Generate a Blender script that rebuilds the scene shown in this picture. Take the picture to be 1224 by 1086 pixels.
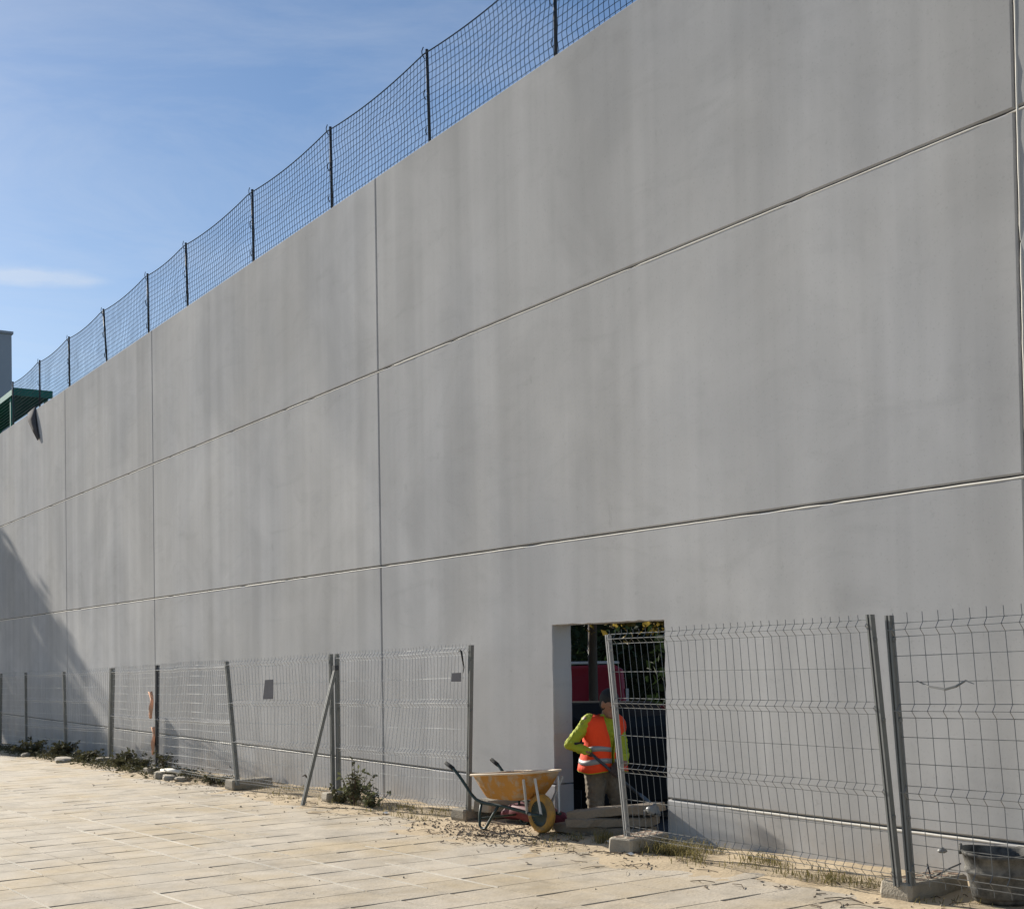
import bpy, bmesh, math, random
from mathutils import Vector, Matrix, noise
random.seed(7)
R = math.radians
S = bpy.context.scene
COL = S.collection
for o in list(bpy.data.objects): bpy.data.objects.remove(o)

# ------------------------------------------------------------------ camera
W = 7.584                       # front face of the wall (wall runs along x)
cam_d = bpy.data.cameras.new('camera'); cam = bpy.data.objects.new('camera', cam_d); COL.objects.link(cam)
yaw, pit, rol = 0.986107845, 0.0221805432, -0.0167033363
fw = Vector((-math.sin(yaw)*math.cos(pit), math.cos(yaw)*math.cos(pit), math.sin(pit)))
rt = Vector((math.cos(yaw), math.sin(yaw), 0)); up = rt.cross(fw)
r2 = math.cos(rol)*rt + math.sin(rol)*up; u2 = -math.sin(rol)*rt + math.cos(rol)*up
m = Matrix((r2, u2, -fw)).transposed().to_4x4(); m.translation = Vector((0, 0, 1.68)); cam.matrix_world = m
cam_d.sensor_width = 36; cam_d.lens = 1550/1224*36; cam_d.shift_y = (748.16-543)/1224
cam_d.clip_start = 0.05; cam_d.clip_end = 3000
S.camera = cam

# ------------------------------------------------------------------ sky and sun
ALPHA, ELEV = R(8.0), R(23.0)
to_sun = Vector((-math.cos(ALPHA)*math.cos(ELEV), -math.sin(ALPHA)*math.cos(ELEV), math.sin(ELEV)))
world = bpy.data.worlds.new('World'); S.world = world; world.use_nodes = True
wn = world.node_tree; wn.nodes.clear()
def WN(t, **k):
    n = wn.nodes.new(t)
    for a, b in k.items(): setattr(n, a, b)
    return n
sky = WN('ShaderNodeTexSky', sky_type='NISHITA'); sky.sun_disc = False
sky.sun_elevation = ELEV; sky.sun_rotation = math.atan2(to_sun.x, to_sun.y)
sky.air_density = 1.0; sky.dust_density = 0.3; sky.ozone_density = 4.0; sky.altitude = 50
tc = WN('ShaderNodeTexCoord')
# thin cirrus, drawn out sideways
mp = WN('ShaderNodeMapping'); mp.inputs['Scale'].default_value = (2.2, 2.2, 9.0); mp.inputs['Rotation'].default_value = (0.15, 0.1, 0)
wn.links.new(tc.outputs['Generated'], mp.inputs['Vector'])
nz = WN('ShaderNodeTexNoise'); nz.inputs['Scale'].default_value = 1.7; nz.inputs['Detail'].default_value = 10; nz.inputs['Roughness'].default_value = 0.66
nz.inputs['Distortion'].default_value = 0.6
wn.links.new(mp.outputs[0], nz.inputs['Vector'])
cr = WN('ShaderNodeValToRGB'); cr.color_ramp.elements[0].position = 0.40; cr.color_ramp.elements[1].position = 0.85
cr.color_ramp.elements[1].color = (0.27, 0.27, 0.27, 1)
wn.links.new(nz.outputs['Fac'], cr.inputs[0])
# one small bright cloud low on the left
def px_ray(x, y): return ((x-612)/1550*r2 - (y-748.16)/1550*u2 + fw).normalized()
cdir = px_ray(35, 331)
ctan = (px_ray(135, 336) - px_ray(-65, 326)).normalized(); cup = cdir.cross(ctan)*-1
def dotn(v):
    n = WN('ShaderNodeVectorMath', operation='DOT_PRODUCT'); n.inputs[1].default_value = v
    wn.links.new(tc.outputs['Generated'], n.inputs[0]); return n.outputs['Value']
def mth(op, a, b=None, clamp=False):
    n = WN('ShaderNodeMath', operation=op, use_clamp=clamp)
    for i, v in enumerate((a, b)):
        if v is None: continue
        if isinstance(v, (int, float)): n.inputs[i].default_value = v
        else: wn.links.new(v, n.inputs[i])
    return n.outputs[0]
cx_ = mth('DIVIDE', dotn(ctan), 0.060); cy_ = mth('DIVIDE', dotn(cup), 0.0085)
rr = mth('ADD', mth('MULTIPLY', cx_, cx_), mth('MULTIPLY', cy_, cy_))
front = mth('GREATER_THAN', dotn(cdir), 0.5)
nz2 = WN('ShaderNodeTexNoise'); nz2.inputs['Scale'].default_value = 45; nz2.inputs['Detail'].default_value = 5
mp2 = WN('ShaderNodeMapping'); mp2.inputs['Scale'].default_value = (1, 1, 3)
wn.links.new(tc.outputs['Generated'], mp2.inputs['Vector']); wn.links.new(mp2.outputs[0], nz2.inputs['Vector'])
blob = mth('MULTIPLY', mth('SUBTRACT', mth('ADD', 0.65, nz2.outputs['Fac']), rr, clamp=True), front)
blob = mth('MULTIPLY', mth('MULTIPLY', blob, blob), 0.36)
cl = mth('ADD', cr.outputs['Color'], blob, clamp=True)
mix = WN('ShaderNodeMixRGB'); mix.inputs['Color2'].default_value = (7.4, 7.7, 8.0, 1)
wn.links.new(cl, mix.inputs['Fac']); wn.links.new(sky.outputs[0], mix.inputs['Color1'])
bg = WN('ShaderNodeBackground'); bg.inputs['Strength'].default_value = 0.059
wo = WN('ShaderNodeOutputWorld'); wn.links.new(mix.outputs[0], bg.inputs['Color']); wn.links.new(bg.outputs[0], wo.inputs['Surface'])
sun_d = bpy.data.lights.new('sun', 'SUN'); sun_d.energy = 5.0; sun_d.angle = R(0.55); sun_d.color = (1.0, 0.93, 0.82)
sun = bpy.data.objects.new('sun', sun_d); COL.objects.link(sun); sun.rotation_euler = to_sun.to_track_quat('Z', 'Y').to_euler(); sun.location = (-20, -5, 20)
S.view_settings.view_transform = 'Standard'; S.view_settings.look = 'None'; S.view_settings.gamma = 1
S.view_settings.exposure = 0.86
S.render.engine = 'CYCLES'

# ------------------------------------------------------------------ materials
def mat(name, col, rough=0.8, metal=0.0, var=0.12, scale=6.0, bump=0.0, bscale=60, stretch=(1,1,1), spec=0.4, rnd=0.0, col2=None, c2pos=(0.45,0.65), c2scale=2.0, trans=0.0, grime=None):
    """principled + large tonal noise + second colour patches + per-object variation + fine relief"""
    M = bpy.data.materials.new(name); M.use_nodes = True; nt = M.node_tree; N = nt.nodes; L = nt.links
    b = N['Principled BSDF']; b.inputs['Roughness'].default_value = rough; b.inputs['Metallic'].default_value = metal
    b.inputs['Specular IOR Level'].default_value = spec
    g = N.new('ShaderNodeNewGeometry'); mpn = N.new('ShaderNodeMapping'); mpn.inputs['Scale'].default_value = stretch
    L.new(g.outputs['Position'], mpn.inputs['Vector'])
    n1 = N.new('ShaderNodeTexNoise'); n1.inputs['Scale'].default_value = scale; n1.inputs['Detail'].default_value = 6; n1.inputs['Roughness'].default_value = .6
    L.new(mpn.outputs[0], n1.inputs['Vector'])
    def math_(op, a, c=None):
        n = N.new('ShaderNodeMath'); n.operation = op
        for i, v in enumerate((a, c)):
            if v is None: continue
            if isinstance(v, (int, float)): n.inputs[i].default_value = v
            else: L.new(v, n.inputs[i])
        return n.outputs[0]
    val = math_('ADD', math_('MULTIPLY', n1.outputs['Fac'], 2*var), 1-var)
    if rnd:
        oi = N.new('ShaderNodeObjectInfo'); val = math_('MULTIPLY', val, math_('ADD', math_('MULTIPLY', oi.outputs['Random'], 2*rnd), 1-rnd))
    if grime:
        n4 = N.new('ShaderNodeTexNoise'); n4.inputs['Scale'].default_value = grime[0]; n4.inputs['Detail'].default_value = 9; n4.inputs['Roughness'].default_value = .72; n4.inputs['Distortion'].default_value = .5
        L.new(g.outputs['Position'], n4.inputs['Vector']); m4 = N.new('ShaderNodeMapRange'); L.new(n4.outputs['Fac'], m4.inputs[0])
        m4.inputs[1].default_value, m4.inputs[2].default_value, m4.inputs[3].default_value, m4.inputs[4].default_value = grime[1], grime[2], 1.0, grime[3]
        val = math_('MULTIPLY', val, m4.outputs[0])
    base = N.new('ShaderNodeRGB'); base.outputs[0].default_value = (*col, 1); src = base.outputs[0]
    if col2:
        n2 = N.new('ShaderNodeTexNoise'); n2.inputs['Scale'].default_value = c2scale; n2.inputs['Detail'].default_value = 7; n2.inputs['Roughness'].default_value = .65
        L.new(mpn.outputs[0], n2.inputs['Vector'])
        mr = N.new('ShaderNodeMapRange'); mr.inputs[1].default_value = c2pos[0]; mr.inputs[2].default_value = c2pos[1]; L.new(n2.outputs['Fac'], mr.inputs[0])
        mx = N.new('ShaderNodeMixRGB'); L.new(mr.outputs[0], mx.inputs['Fac']); L.new(src, mx.inputs['Color1']); mx.inputs['Color2'].default_value = (*col2, 1); src = mx.outputs[0]
    hv = N.new('ShaderNodeVectorMath'); hv.operation = 'SCALE'; L.new(src, hv.inputs[0]); L.new(val, hv.inputs['Scale'])
    L.new(hv.outputs[0], b.inputs['Base Color'])
    if bump:
        nb = N.new('ShaderNodeTexNoise'); nb.inputs['Scale'].default_value = bscale; nb.inputs['Detail'].default_value = 4
        L.new(g.outputs['Position'], nb.inputs['Vector'])
        bp = N.new('ShaderNodeBump'); bp.inputs['Strength'].default_value = bump; bp.inputs['Distance'].default_value = 0.01
        L.new(nb.outputs['Fac'], bp.inputs['Height']); L.new(bp.outputs[0], b.inputs['Normal'])
    if trans:
        out = N['Material Output']; tr = N.new('ShaderNodeBsdfTranslucent'); L.new(hv.outputs[0], tr.inputs['Color'])
        ms = N.new('ShaderNodeMixShader'); ms.inputs[0].default_value = trans; L.new(b.outputs[0], ms.inputs[1]); L.new(tr.outputs[0], ms.inputs[2]); L.new(ms.outputs[0], out.inputs['Surface'])
    return M

def wall_material():
    M = bpy.data.materials.new('cast_concrete'); M.use_nodes = True; nt = M.node_tree; N = nt.nodes; L = nt.links
    b = N['Principled BSDF']; b.inputs['Roughness'].default_value = 1.0; b.inputs['Specular IOR Level'].default_value = .02
    g = N.new('ShaderNodeNewGeometry')
    def nse(sc, scale, det=5, rough=.55, dist=0.0, off=(0,0,0)):
        mpn = N.new('ShaderNodeMapping'); mpn.inputs['Scale'].default_value = sc; mpn.inputs['Location'].default_value = off
        L.new(g.outputs['Position'], mpn.inputs['Vector'])
        n = N.new('ShaderNodeTexNoise'); n.inputs['Scale'].default_value = scale; n.inputs['Detail'].default_value = det; n.inputs['Roughness'].default_value = rough; n.inputs['Distortion'].default_value = dist
        L.new(mpn.outputs[0], n.inputs['Vector']); return n.outputs['Fac']
    def mr(x, a, c, lo, hi):
        n = N.new('ShaderNodeMapRange'); n.inputs[1].default_value = a; n.inputs[2].default_value = c; n.inputs[3].default_value = lo; n.inputs[4].default_value = hi; L.new(x, n.inputs[0]); return n.outputs[0]
    def mul(a, c):
        n = N.new('ShaderNodeMath'); n.operation = 'MULTIPLY'
        for i, v in enumerate((a, c)):
            if isinstance(v, (int, float)): n.inputs[i].default_value = v
            else: L.new(v, n.inputs[i])
        return n.outputs[0]
    streak = mr(nse((1, 1, .045), 2.1, 3, .45), .38, .64, .925, 1.045)         # broad rain streaks
    fine = mr(nse((1, 1, .03), 7, 3, .5, off=(5,0,3)), .35, .68, .975, 1.02)
    blotch = mr(nse((.8, 1, .8), .75, 6, .6, .7), .36, .66, .905, 1.06)         # cloudy casting marks
    trowel = mr(nse((1.0, 1, 3.2), 1.1, 5, .6, 1.2, off=(3,0,9)), .54, .70, 1.0, .945)
    scuff = mr(nse((1, 1, .55), 3.2, 5, .72, .4, off=(7,5,1)), .655, .72, 1.0, .885)      # small rubbed patches
    pore = mr(nse((1, 1, 1), 46, 2, .6), .30, .40, .90, 1.0)
    pits = mr(nse((1, 1, 1), 9, 3, .7, off=(1,2,3)), .68, .78, 1.0, .86)
    oi = N.new('ShaderNodeObjectInfo'); pan = mr(oi.outputs['Random'], 0, 1, .95, 1.035)
    v = mul(mul(mul(mul(mul(mul(mul(streak, fine), blotch), trowel), pits), pan), scuff), pore)
    # soil splashed on the foot of the wall and a few rusty-brown runs
    sx = N.new('ShaderNodeSeparateXYZ'); L.new(g.outputs['Position'], sx.inputs[0])
    low = mr(sx.outputs['Z'], 0.02, .5, 1, 0)
    dirt = mul(low, mr(nse((1, 1, .6), 3.0, 6, .7), .35, .7, 0, .55))
    mx = N.new('ShaderNodeMixRGB'); mx.inputs['Color1'].default_value = (.49, .486, .478, 1); mx.inputs['Color2'].default_value = (.40, .335, .26, 1); L.new(dirt, mx.inputs['Fac'])
    warm = N.new('ShaderNodeMixRGB'); warm.inputs['Color2'].default_value = (.43, .435, .445, 1); L.new(mr(nse((.5,1,.3), .9, 3, .5, off=(9,1,4)), .42, .62, 0, .7), warm.inputs['Fac']); L.new(mx.outputs[0], warm.inputs['Color1'])
    hv = N.new('ShaderNodeVectorMath'); hv.operation = 'SCALE'; L.new(warm.outputs[0], hv.inputs[0]); L.new(v, hv.inputs['Scale']); L.new(hv.outputs[0], b.inputs['Base Color'])
    bp = N.new('ShaderNodeBump'); bp.inputs['Strength'].default_value = .035; bp.inputs['Distance'].default_value = .01
    L.new(nse((1,1,1), 30, 4, .6), bp.inputs['Height']); L.new(bp.outputs[0], b.inputs['Normal'])
    return M

MT = dict(
    wall=wall_material(),
    sealant=mat('joint_sealant', (.22,.21,.20), .9, var=.2, scale=9),
    slab=mat('paving_slab', (.44,.392,.32), .9, var=.18, scale=4, bump=.4, bscale=40, rnd=.05, col2=(.42,.345,.235), c2pos=(.44,.66), c2scale=.8, spec=.15, grime=(1.7,.46,.70,.66)),
    joint=mat('joint_dirt', (.29,.245,.185), .95, var=.35, scale=9, spec=.1),
    mortar=mat('pale_mortar', (.72,.69,.62), .85, var=.15, scale=15),
    grout=mat('pale_grout', (.60,.55,.46), .9, var=.25, scale=7),
    soil=mat('sandy_soil', (.45,.365,.25), .95, var=.22, scale=4, bump=.6, bscale=30, col2=(.30,.225,.14), c2pos=(.52,.72), c2scale=2.5, spec=.1),
    ground=mat('dark_ground', (.075,.070,.062), .95, var=.2, scale=.6, bump=.3, bscale=8, spec=.1),
    asphalt=mat('asphalt', (.05,.05,.052), .9, var=.2, scale=2, bump=.3, bscale=60),
    kerb=mat('kerb_stone', (.3,.3,.29), .9, var=.15),
    galvpale=mat('pale_wire', (.34,.345,.345), .45, .4, var=.2, scale=8),
    galv=mat('galvanised_wire', (.20,.205,.205), .42, .45, var=.2, scale=8),
    postlt=mat('pale_post', (.34,.34,.33), .6, .2, var=.2, scale=8),
    galvlt=mat('galvanised_post', (.50,.51,.51), .5, .35, var=.15, scale=8),
    post=mat('weathered_post', (.19,.195,.185), .55, .2, var=.25, scale=7, bump=.1),
    postdk=mat('dark_steel', (.055,.06,.068), .55, .3, var=.25, scale=9),
    net=mat('net_cord', (.022,.036,.05), 1.0, var=.2, spec=.02),
    block=mat('block_concrete', (.34,.30,.235), .92, var=.2, scale=9, bump=.6, bscale=70, col2=(.25,.225,.18), c2scale=5, rnd=.12),
    hole=mat('block_recess', (.27,.19,.135), .95, var=.25, scale=20),
    wood=mat('weathered_plank', (.23,.185,.135), .9, var=.3, scale=12, stretch=(2,6,6), bump=.5, bscale=40),
    yellow=mat('barrow_paint', (.46,.215,.045), .75, var=.22, scale=7, col2=(.40,.31,.21), c2pos=(.50,.64), c2scale=8, bump=.25, bscale=50, spec=.2),
    tyre_y=mat('yellow_tyre', (.44,.24,.045), .7, var=.22, scale=12, col2=(.22,.15,.075), c2pos=(.44,.64), c2scale=9),
    dkgreen=mat('dark_green_metal', (.030,.050,.045), .55, .1, var=.25, scale=10),
    rimlip=mat('worn_rim', (.62,.50,.36), .6, .1, var=.2, scale=20),
    rubber=mat('black_rubber', (.022,.022,.022), .8, var=.3, scale=12),
    tubf=mat('dusty_tub', (.035,.035,.034), .75, var=.3, scale=10, col2=(.20,.19,.165), c2pos=(.40,.66), c2scale=6, bump=.35, bscale=25),
    red=mat('red_sack', (.105,.008,.018), .7, var=.25, scale=10),
    skin=mat('skin', (.24,.125,.08), .6, var=.08),
    hair=mat('black_hair', (.012,.011,.010), .7, var=.2, scale=40, bump=.4, bscale=90),
    lime=mat('lime_shirt', (.33,.37,.025), .85, var=.1, scale=12, bump=.7, bscale=22),
    orange=mat('orange_vest', (.85,.062,.010), .8, var=.07, scale=12, bump=.6, bscale=16),
    reflect=mat('grey_reflective_band', (.27,.27,.265), .5, .1, var=.1),
    trouser=mat('grey_trousers', (.150,.118,.082), .9, col2=(.24,.20,.15), c2pos=(.52,.68), c2scale=7, var=.25, scale=9, bump=.8, bscale=16),
    glove=mat('glove', (.06,.042,.034), .85, var=.35, scale=30),
    boot=mat('boot', (.05,.04,.03), .8, var=.2),
    carblack=mat('black_car_paint', (.008,.008,.009), .6, .0, var=.1, spec=.1),
    carred=mat('red_car_paint', (.30,.012,.03), .3, .1, var=.06, spec=.5),
    glass=mat('car_glass', (.010,.012,.013), .25, .0, var=.05, spec=.12),
    chrome=mat('lamp_lens', (.75,.73,.70), .15, .5, var=.1),
    blackp=mat('black_plastic', (.02,.02,.021), .6, var=.2),
    white=mat('white_paint', (.72,.72,.70), .6, var=.08),
    bark=mat('bark', (.11,.088,.068), .95, var=.35, scale=9, stretch=(1,1,.25), bump=.8, bscale=30),
    leaf=mat('leaf', (.055,.085,.020), .7, var=.5, scale=3.5, trans=.3),
    leafy=mat('autumn_leaf', (.27,.20,.045), .7, var=.5, scale=3.5, trans=.35),
    leafd=mat('dark_leaf', (.03,.05,.018), .75, var=.45, scale=2, trans=.2),
    weed=mat('weed_leaf', (.13,.14,.07), .8, var=.45, scale=9, trans=.25),
    weeddk=mat('dry_weed', (.085,.083,.042), .9, var=.5, scale=9, trans=.15),
    grass=mat('grass', (.21,.18,.075), .85, var=.45, scale=5, trans=.3),
    twig=mat('twig', (.085,.06,.038), .95, var=.4, scale=20),
    pebble=mat('pebble', (.34,.285,.21), .95, var=.45, scale=14),
    cloth=mat('orange_cloth', (.66,.42,.30), .9, var=.15, scale=12, trans=.35),
    paper=mat('grey_card', (.10,.10,.11), 1.0, var=.2, spec=.02),
    plastic=mat('pale_plastic', (.34,.34,.33), .4, var=.12, trans=.3),
    tower=mat('grey_render', (.42,.43,.46), .9, var=.08, scale=.8, bump=.2, bscale=20),
    green=mat('green_sheet', (.016,.20,.145), .5, .1, var=.18, scale=3),
)

# ------------------------------------------------------------------ mesh helpers
class MB:
    def __init__(s): s.v = []; s.f = []; s.sm = []
    def add(s, vs, fs, smooth=False):
        k = len(s.v); s.v += [tuple(p) for p in vs]; s.f += [tuple(i+k for i in f) for f in fs]; s.sm += [smooth]*len(fs); return s
    def box(s, c, d, rz=0.0, M=None):
        hx, hy, hz = d[0]/2, d[1]/2, d[2]/2
        vs = [Vector((x*hx, y*hy, z*hz)) for x in (-1,1) for y in (-1,1) for z in (-1,1)]
        X = M or Matrix.Rotation(rz, 3, 'Z')
        vs = [X @ v + Vector(c) for v in vs]
        return s.add(vs, [(0,1,3,2),(4,6,7,5),(0,4,5,1),(2,3,7,6),(0,2,6,4),(1,5,7,3)])
    def tube(s, pts, r, n=4, cap=True, smooth=None):
        pts = [Vector(p) for p in pts]; rs = r if isinstance(r, (list, tuple)) else [r]*len(pts)
        k = len(s.v); prev = None
        for i, p in enumerate(pts):
            t = (pts[min(i+1, len(pts)-1)] - pts[max(i-1, 0)])
            t = t.normalized() if t.length > 1e-9 else Vector((0,0,1))
            if prev is None:
                a = t.cross(Vector((0,0,1)) if abs(t.z) < .9 else Vector((0,1,0))).normalized()
            else:
                a = (prev - t*prev.dot(t)); a = a.normalized() if a.length > 1e-6 else t.orthogonal().normalized()
            prev = a; b = t.cross(a)
            for j in range(n):
                w = 2*math.pi*(j+.5)/n; s.v.append(tuple(p + (a*math.cos(w) + b*math.sin(w))*rs[i]))
        sm = (n > 5) if smooth is None else smooth
        for i in range(len(pts)-1):
            for j in range(n):
                s.f.append((k+i*n+j, k+i*n+(j+1)%n, k+(i+1)*n+(j+1)%n, k+(i+1)*n+j)); s.sm.append(sm)
        if cap:
            s.f.append(tuple(k+j for j in range(n))[::-1]); s.sm.append(False)
            e = k+(len(pts)-1)*n; s.f.append(tuple(e+j for j in range(n))); s.sm.append(False)
        return s
    def loft(s, rings, cap0=True, cap1=True, smooth=True, closed=True):
        k = len(s.v); n = len(rings[0])
        for rg in rings: s.v += [tuple(p) for p in rg]
        for i in range(len(rings)-1):
            for j in range(n if closed else n-1):
                s.f.append((k+i*n+j, k+i*n+(j+1)%n, k+(i+1)*n+(j+1)%n, k+(i+1)*n+j)); s.sm.append(smooth)
        if cap0: s.f.append(tuple(range(k, k+n))[::-1]); s.sm.append(False)
        if cap1: e = k+(len(rings)-1)*n; s.f.append(tuple(range(e, e+n))); s.sm.append(False)
        return s
    def lathe(s, prof, c=(0,0,0), axis='Z', n=20, smooth=True):
        rings = []
        for r, h in prof:
            rg = []
            for j in range(n):
                a = 2*math.pi*j/n; x, y = r*math.cos(a), r*math.sin(a)
                p = (x, y, h) if axis == 'Z' else ((x, h, y) if axis == 'Y' else (h, x, y))
                rg.append(tuple(p[i]+c[i] for i in range(3)))
            rings.append(rg)
        return s.loft(rings, False, False, smooth)
    def mesh(s, name, m):
        me = bpy.data.meshes.new(name); me.from_pydata(s.v, [], s.f); me.materials.append(m)
        me.polygons.foreach_set('use_smooth', s.sm); me.validate(); me.update()
        b = bmesh.new(); b.from_mesh(me); bmesh.ops.recalc_face_normals(b, faces=b.faces); b.to_mesh(me); b.free(); return me
    def build(s, name, m, parent=None):
        o = bpy.data.objects.new(name, s.mesh(name, m)); COL.objects.link(o)
        if parent: o.parent = parent
        return o
def tag(o, label=None, cat=None, group=None, kind=None):
    if label: o['label'] = label
    if cat: o['category'] = cat
    if group: o['group'] = group
    if kind: o['kind'] = kind
    return o
def empty(name, loc=(0,0,0), rz=0.0):
    o = bpy.data.objects.new(name, None); COL.objects.link(o); o.location = loc; o.rotation_euler = (0,0,rz); o.empty_display_size = .1; return o
def inst(name, me, loc, rot=(0,0,0), parent=None, sc=(1,1,1)):
    o = bpy.data.objects.new(name, me); COL.objects.link(o); o.location = loc; o.rotation_euler = rot; o.scale = sc
    if parent: o.parent = parent
    return o
def gz(x): return .0155*(max(-45, min(12, x))+8)
def fbm(x, y, z=0): return noise.fractal(Vector((x, y, z)), 1.0, 2.0, 4)

# ------------------------------------------------------------------ ground
g = MB(); xs = [-900,-300,-120,-60,-45,-38,-30,-20,-10,0,12,40,120,400]; ys = [-400,-150,-60,-25,-12,-5,0,4,W+.12]
for y in ys:
    for x in xs: g.v.append((x, y, gz(x)-.075))
n = len(xs)
for j in range(len(ys)-1):
    for i in range(n-1): g.f.append((j*n+i, j*n+i+1, (j+1)*n+i+1, (j+1)*n+i)); g.sm.append(False)
tag(g.build('ground', MT['ground']), kind='structure')
st = MB().add([(-900,W+.12,-.40),(400,W+.12,-.40),(400,700,-.40),(-900,700,-.40)], [(0,1,2,3)])
tag(st.build('street', MT['asphalt']), kind='structure')

# paving: slabs on a dirt bed
pave = MB(); xs = [-46+.5*i*2 for i in range(59)]
for y in (-6.0, 6.95):
    for x in xs: pave.v.append((x, y, gz(x)-.0055))
n = len(xs)
for i in range(n-1): pave.f.append((i, i+1, n+i+1, n+i)); pave.sm.append(False)
pavement = tag(pave.build('pavement', MT['joint']), kind='structure')
TX, TY, GAP = .5, .395, .005
def slab_mesh(k):
    rnd = random.Random(k); b = MB(); hx, hy = TX/2-GAP/2, TY/2-GAP/2; c = .005
    bot = [(-hx,-hy,-.05),(hx,-hy,-.05),(hx,hy,-.05),(-hx,hy,-.05)]
    mid = [(x, y, -c) for x, y, z in bot]; top = [(x*(1-c/hx), y*(1-c/hy), 0) for x, y, z in bot]
    if rnd.random() < .5:                                   # a knocked-off corner
        q = rnd.randrange(4); top[q] = (top[q][0]*.90, top[q][1]*.90, -.002); mid[q] = (mid[q][0]*.95, mid[q][1]*.95, -.014)
    b.loft([bot, mid, top], False, True, False); return b.mesh('paving_slab', MT['slab'])
SLABS = [slab_mesh(k) for k in range(6)]
ANG = R(1.6); ca, sa = math.cos(ANG), math.sin(ANG); ox, oy = -10.0, 6.22
tiles = []
for j in range(-31, 3):
    for i in range(-74, 27):
        if j >= 2 and random.random() < .55: continue
        lx, ly = i*TX+TX/2, j*TY+TY/2
        if (j % 5) == 2: lx += 0
        x, y = ox+lx*ca-ly*sa, oy+lx*sa+ly*ca
        if y > 6.9 or x < -44: continue
        d = Vector((x, y, gz(x))) - Vector((0,0,1.68)); zc = d.dot(fw); u = 612+1550*d.dot(r2)/max(zc,.1); v = 748-1550*d.dot(u2)/max(zc,.1)
        vis = zc > .5 and -20 < u < 1240 and v < 1110
        tiles.append((zc if vis else 1e6+zc, x, y))
tiles.sort()
bulk = MB()
proto = [(tuple(tuple(v.co) for v in me.vertices), tuple(tuple(p.vertices) for p in me.polygons)) for me in SLABS]
for k, (zc, x, y) in enumerate(tiles):
    nr = 1 if x > -10 and y > 4.2 else .55
    dz = random.gauss(0, .0007)*nr; tx, ty = random.gauss(0, .0014)*nr, random.gauss(0, .0011)*nr+(-.0155)
    rz = ANG+random.gauss(0, .004); q = random.randrange(6)
    fl = math.pi if random.random() < .5 else 0
    loc = (x, y, gz(x)+dz)
    if k < 300: inst('paving_slab', SLABS[q], loc, (tx, ty, rz), pavement)
    else:
        Mx = Matrix.Translation(loc) @ Matrix.Rotation(rz+fl, 4, 'Z') @ Matrix.Rotation(ty if not fl else -ty, 4, 'Y')
        bulk.add([Mx @ Vector(v) for v in proto[q][0]], proto[q][1])
tag(bulk.build('paving_slabs', MT['slab'], pavement), kind='stuff')
# pale mortar squeezed into the long joints
mo = MB()
for j in range(-14, 0):
    x = -34.0
    while x < -7.5:
        ln = random.uniform(.8, 5.0); far = (x < -9.5)
        p = .72 if far else .15
        ly = j*TY
        if random.random() < p*(1 if j < -2 else .5):
            a = (x-ox); pts = []
            k = max(2, int(ln/.25))
            wd = random.uniform(.0028, .0062)
            for q in range(k+1):
                lx = a+ln*q/k; X, Y = ox+lx*ca-ly*sa, oy+lx*sa+ly*ca; pts.append((X, Y+random.gauss(0,.0012), gz(X)+.0025+random.uniform(-.001,.0025)))
            vs = []
            for q, P in enumerate(pts):
                w2 = wd*random.uniform(.6,1.1); vs += [(P[0],P[1]-w2,P[2]-.006),(P[0],P[1],P[2]+.003),(P[0],P[1]+w2,P[2]-.006)]
            fs = []
            for q in range(k): fs += [(q*3,q*3+3,q*3+4,q*3+1),(q*3+1,q*3+4,q*3+5,q*3+2)]
            mo.add(vs, fs)
        x += ln + random.uniform(.1, .9)
tag(mo.build('mortar_line', MT['grout'], pavement), kind='stuff')

# sandy strip along the foot of the wall
soil = MB(); nx, ny = 700, 24; x0, x1 = -44.0, 4.0
for j in range(ny+1):
    for i in range(nx+1):
        x = x0+(x1-x0)*i/nx; t = j/ny; y = 5.75+(W+.05-5.75)*t
        e = fbm(x*.55, y*.8, 3)*.026 + fbm(x*2.3, y*2.3, 5)*.014
        z = gz(x) - .026 + .072*max(0, (t-.08))**1.0 + e*(.7+.6*t)
        if -12.0 < x < -9.0: z += .012
        z = min(z, gz(x)+.075)
        soil.v.append((x, y, z))
for j in range(ny):
    for i in range(nx):
        k = j*(nx+1)+i; soil.f.append((k, k+1, k+nx+2, k+nx+1)); soil.sm.append(True)
tag(soil.build('soil_strip', MT['soil']), kind='structure')
def sz(x, y):
    t = max(0, (y-5.75)/(W+.05-5.75)); e = fbm(x*.55, y*.8, 3)*.026 + fbm(x*2.3, y*2.3, 5)*.014
    z = gz(x)-.026+.072*max(0, t-.08)+e*(.7+.6*t)+(.012 if -12 < x < -9 else 0)
    return max(gz(x), min(z, gz(x)+.075))

# ------------------------------------------------------------------ the concrete wall
wall = empty('concrete_wall', (-14, W, 0))
tag(wall, 'tall grey precast concrete wall of large panels with recessed joints and a doorway', 'wall')
TH, CH, GP, GPV = .23, .013, .013, .020
WZ = [-.9, .368, 2.818, 5.268, 7.716]; WX = [-52, -44, -35.9, -29.21, -23.21, -14.41, -5.27, 3.6]
DX0, DX1, DZ = -10.72, -8.98, 1.972
def wpanel(outer, inner, name='concrete_panel'):
    k = len(outer); b = MB()
    A = [(x, W, z) for x, z in inner]; B = [(x, W+CH, z) for x, z in outer]; Cc = [(x, W+TH, z) for x, z in outer]
    b.loft([A, B, Cc], True, True, False)
    o = b.build(name, MT['wall']); o.parent = wall; o.matrix_parent_inverse = wall.matrix_basis.inverted(); return o
def rect(x0, x1, z0, z1, d): return [(x0+d, z0+d), (x1-d, z0+d), (x1-d, z1-d), (x0+d, z1-d)]
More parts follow.
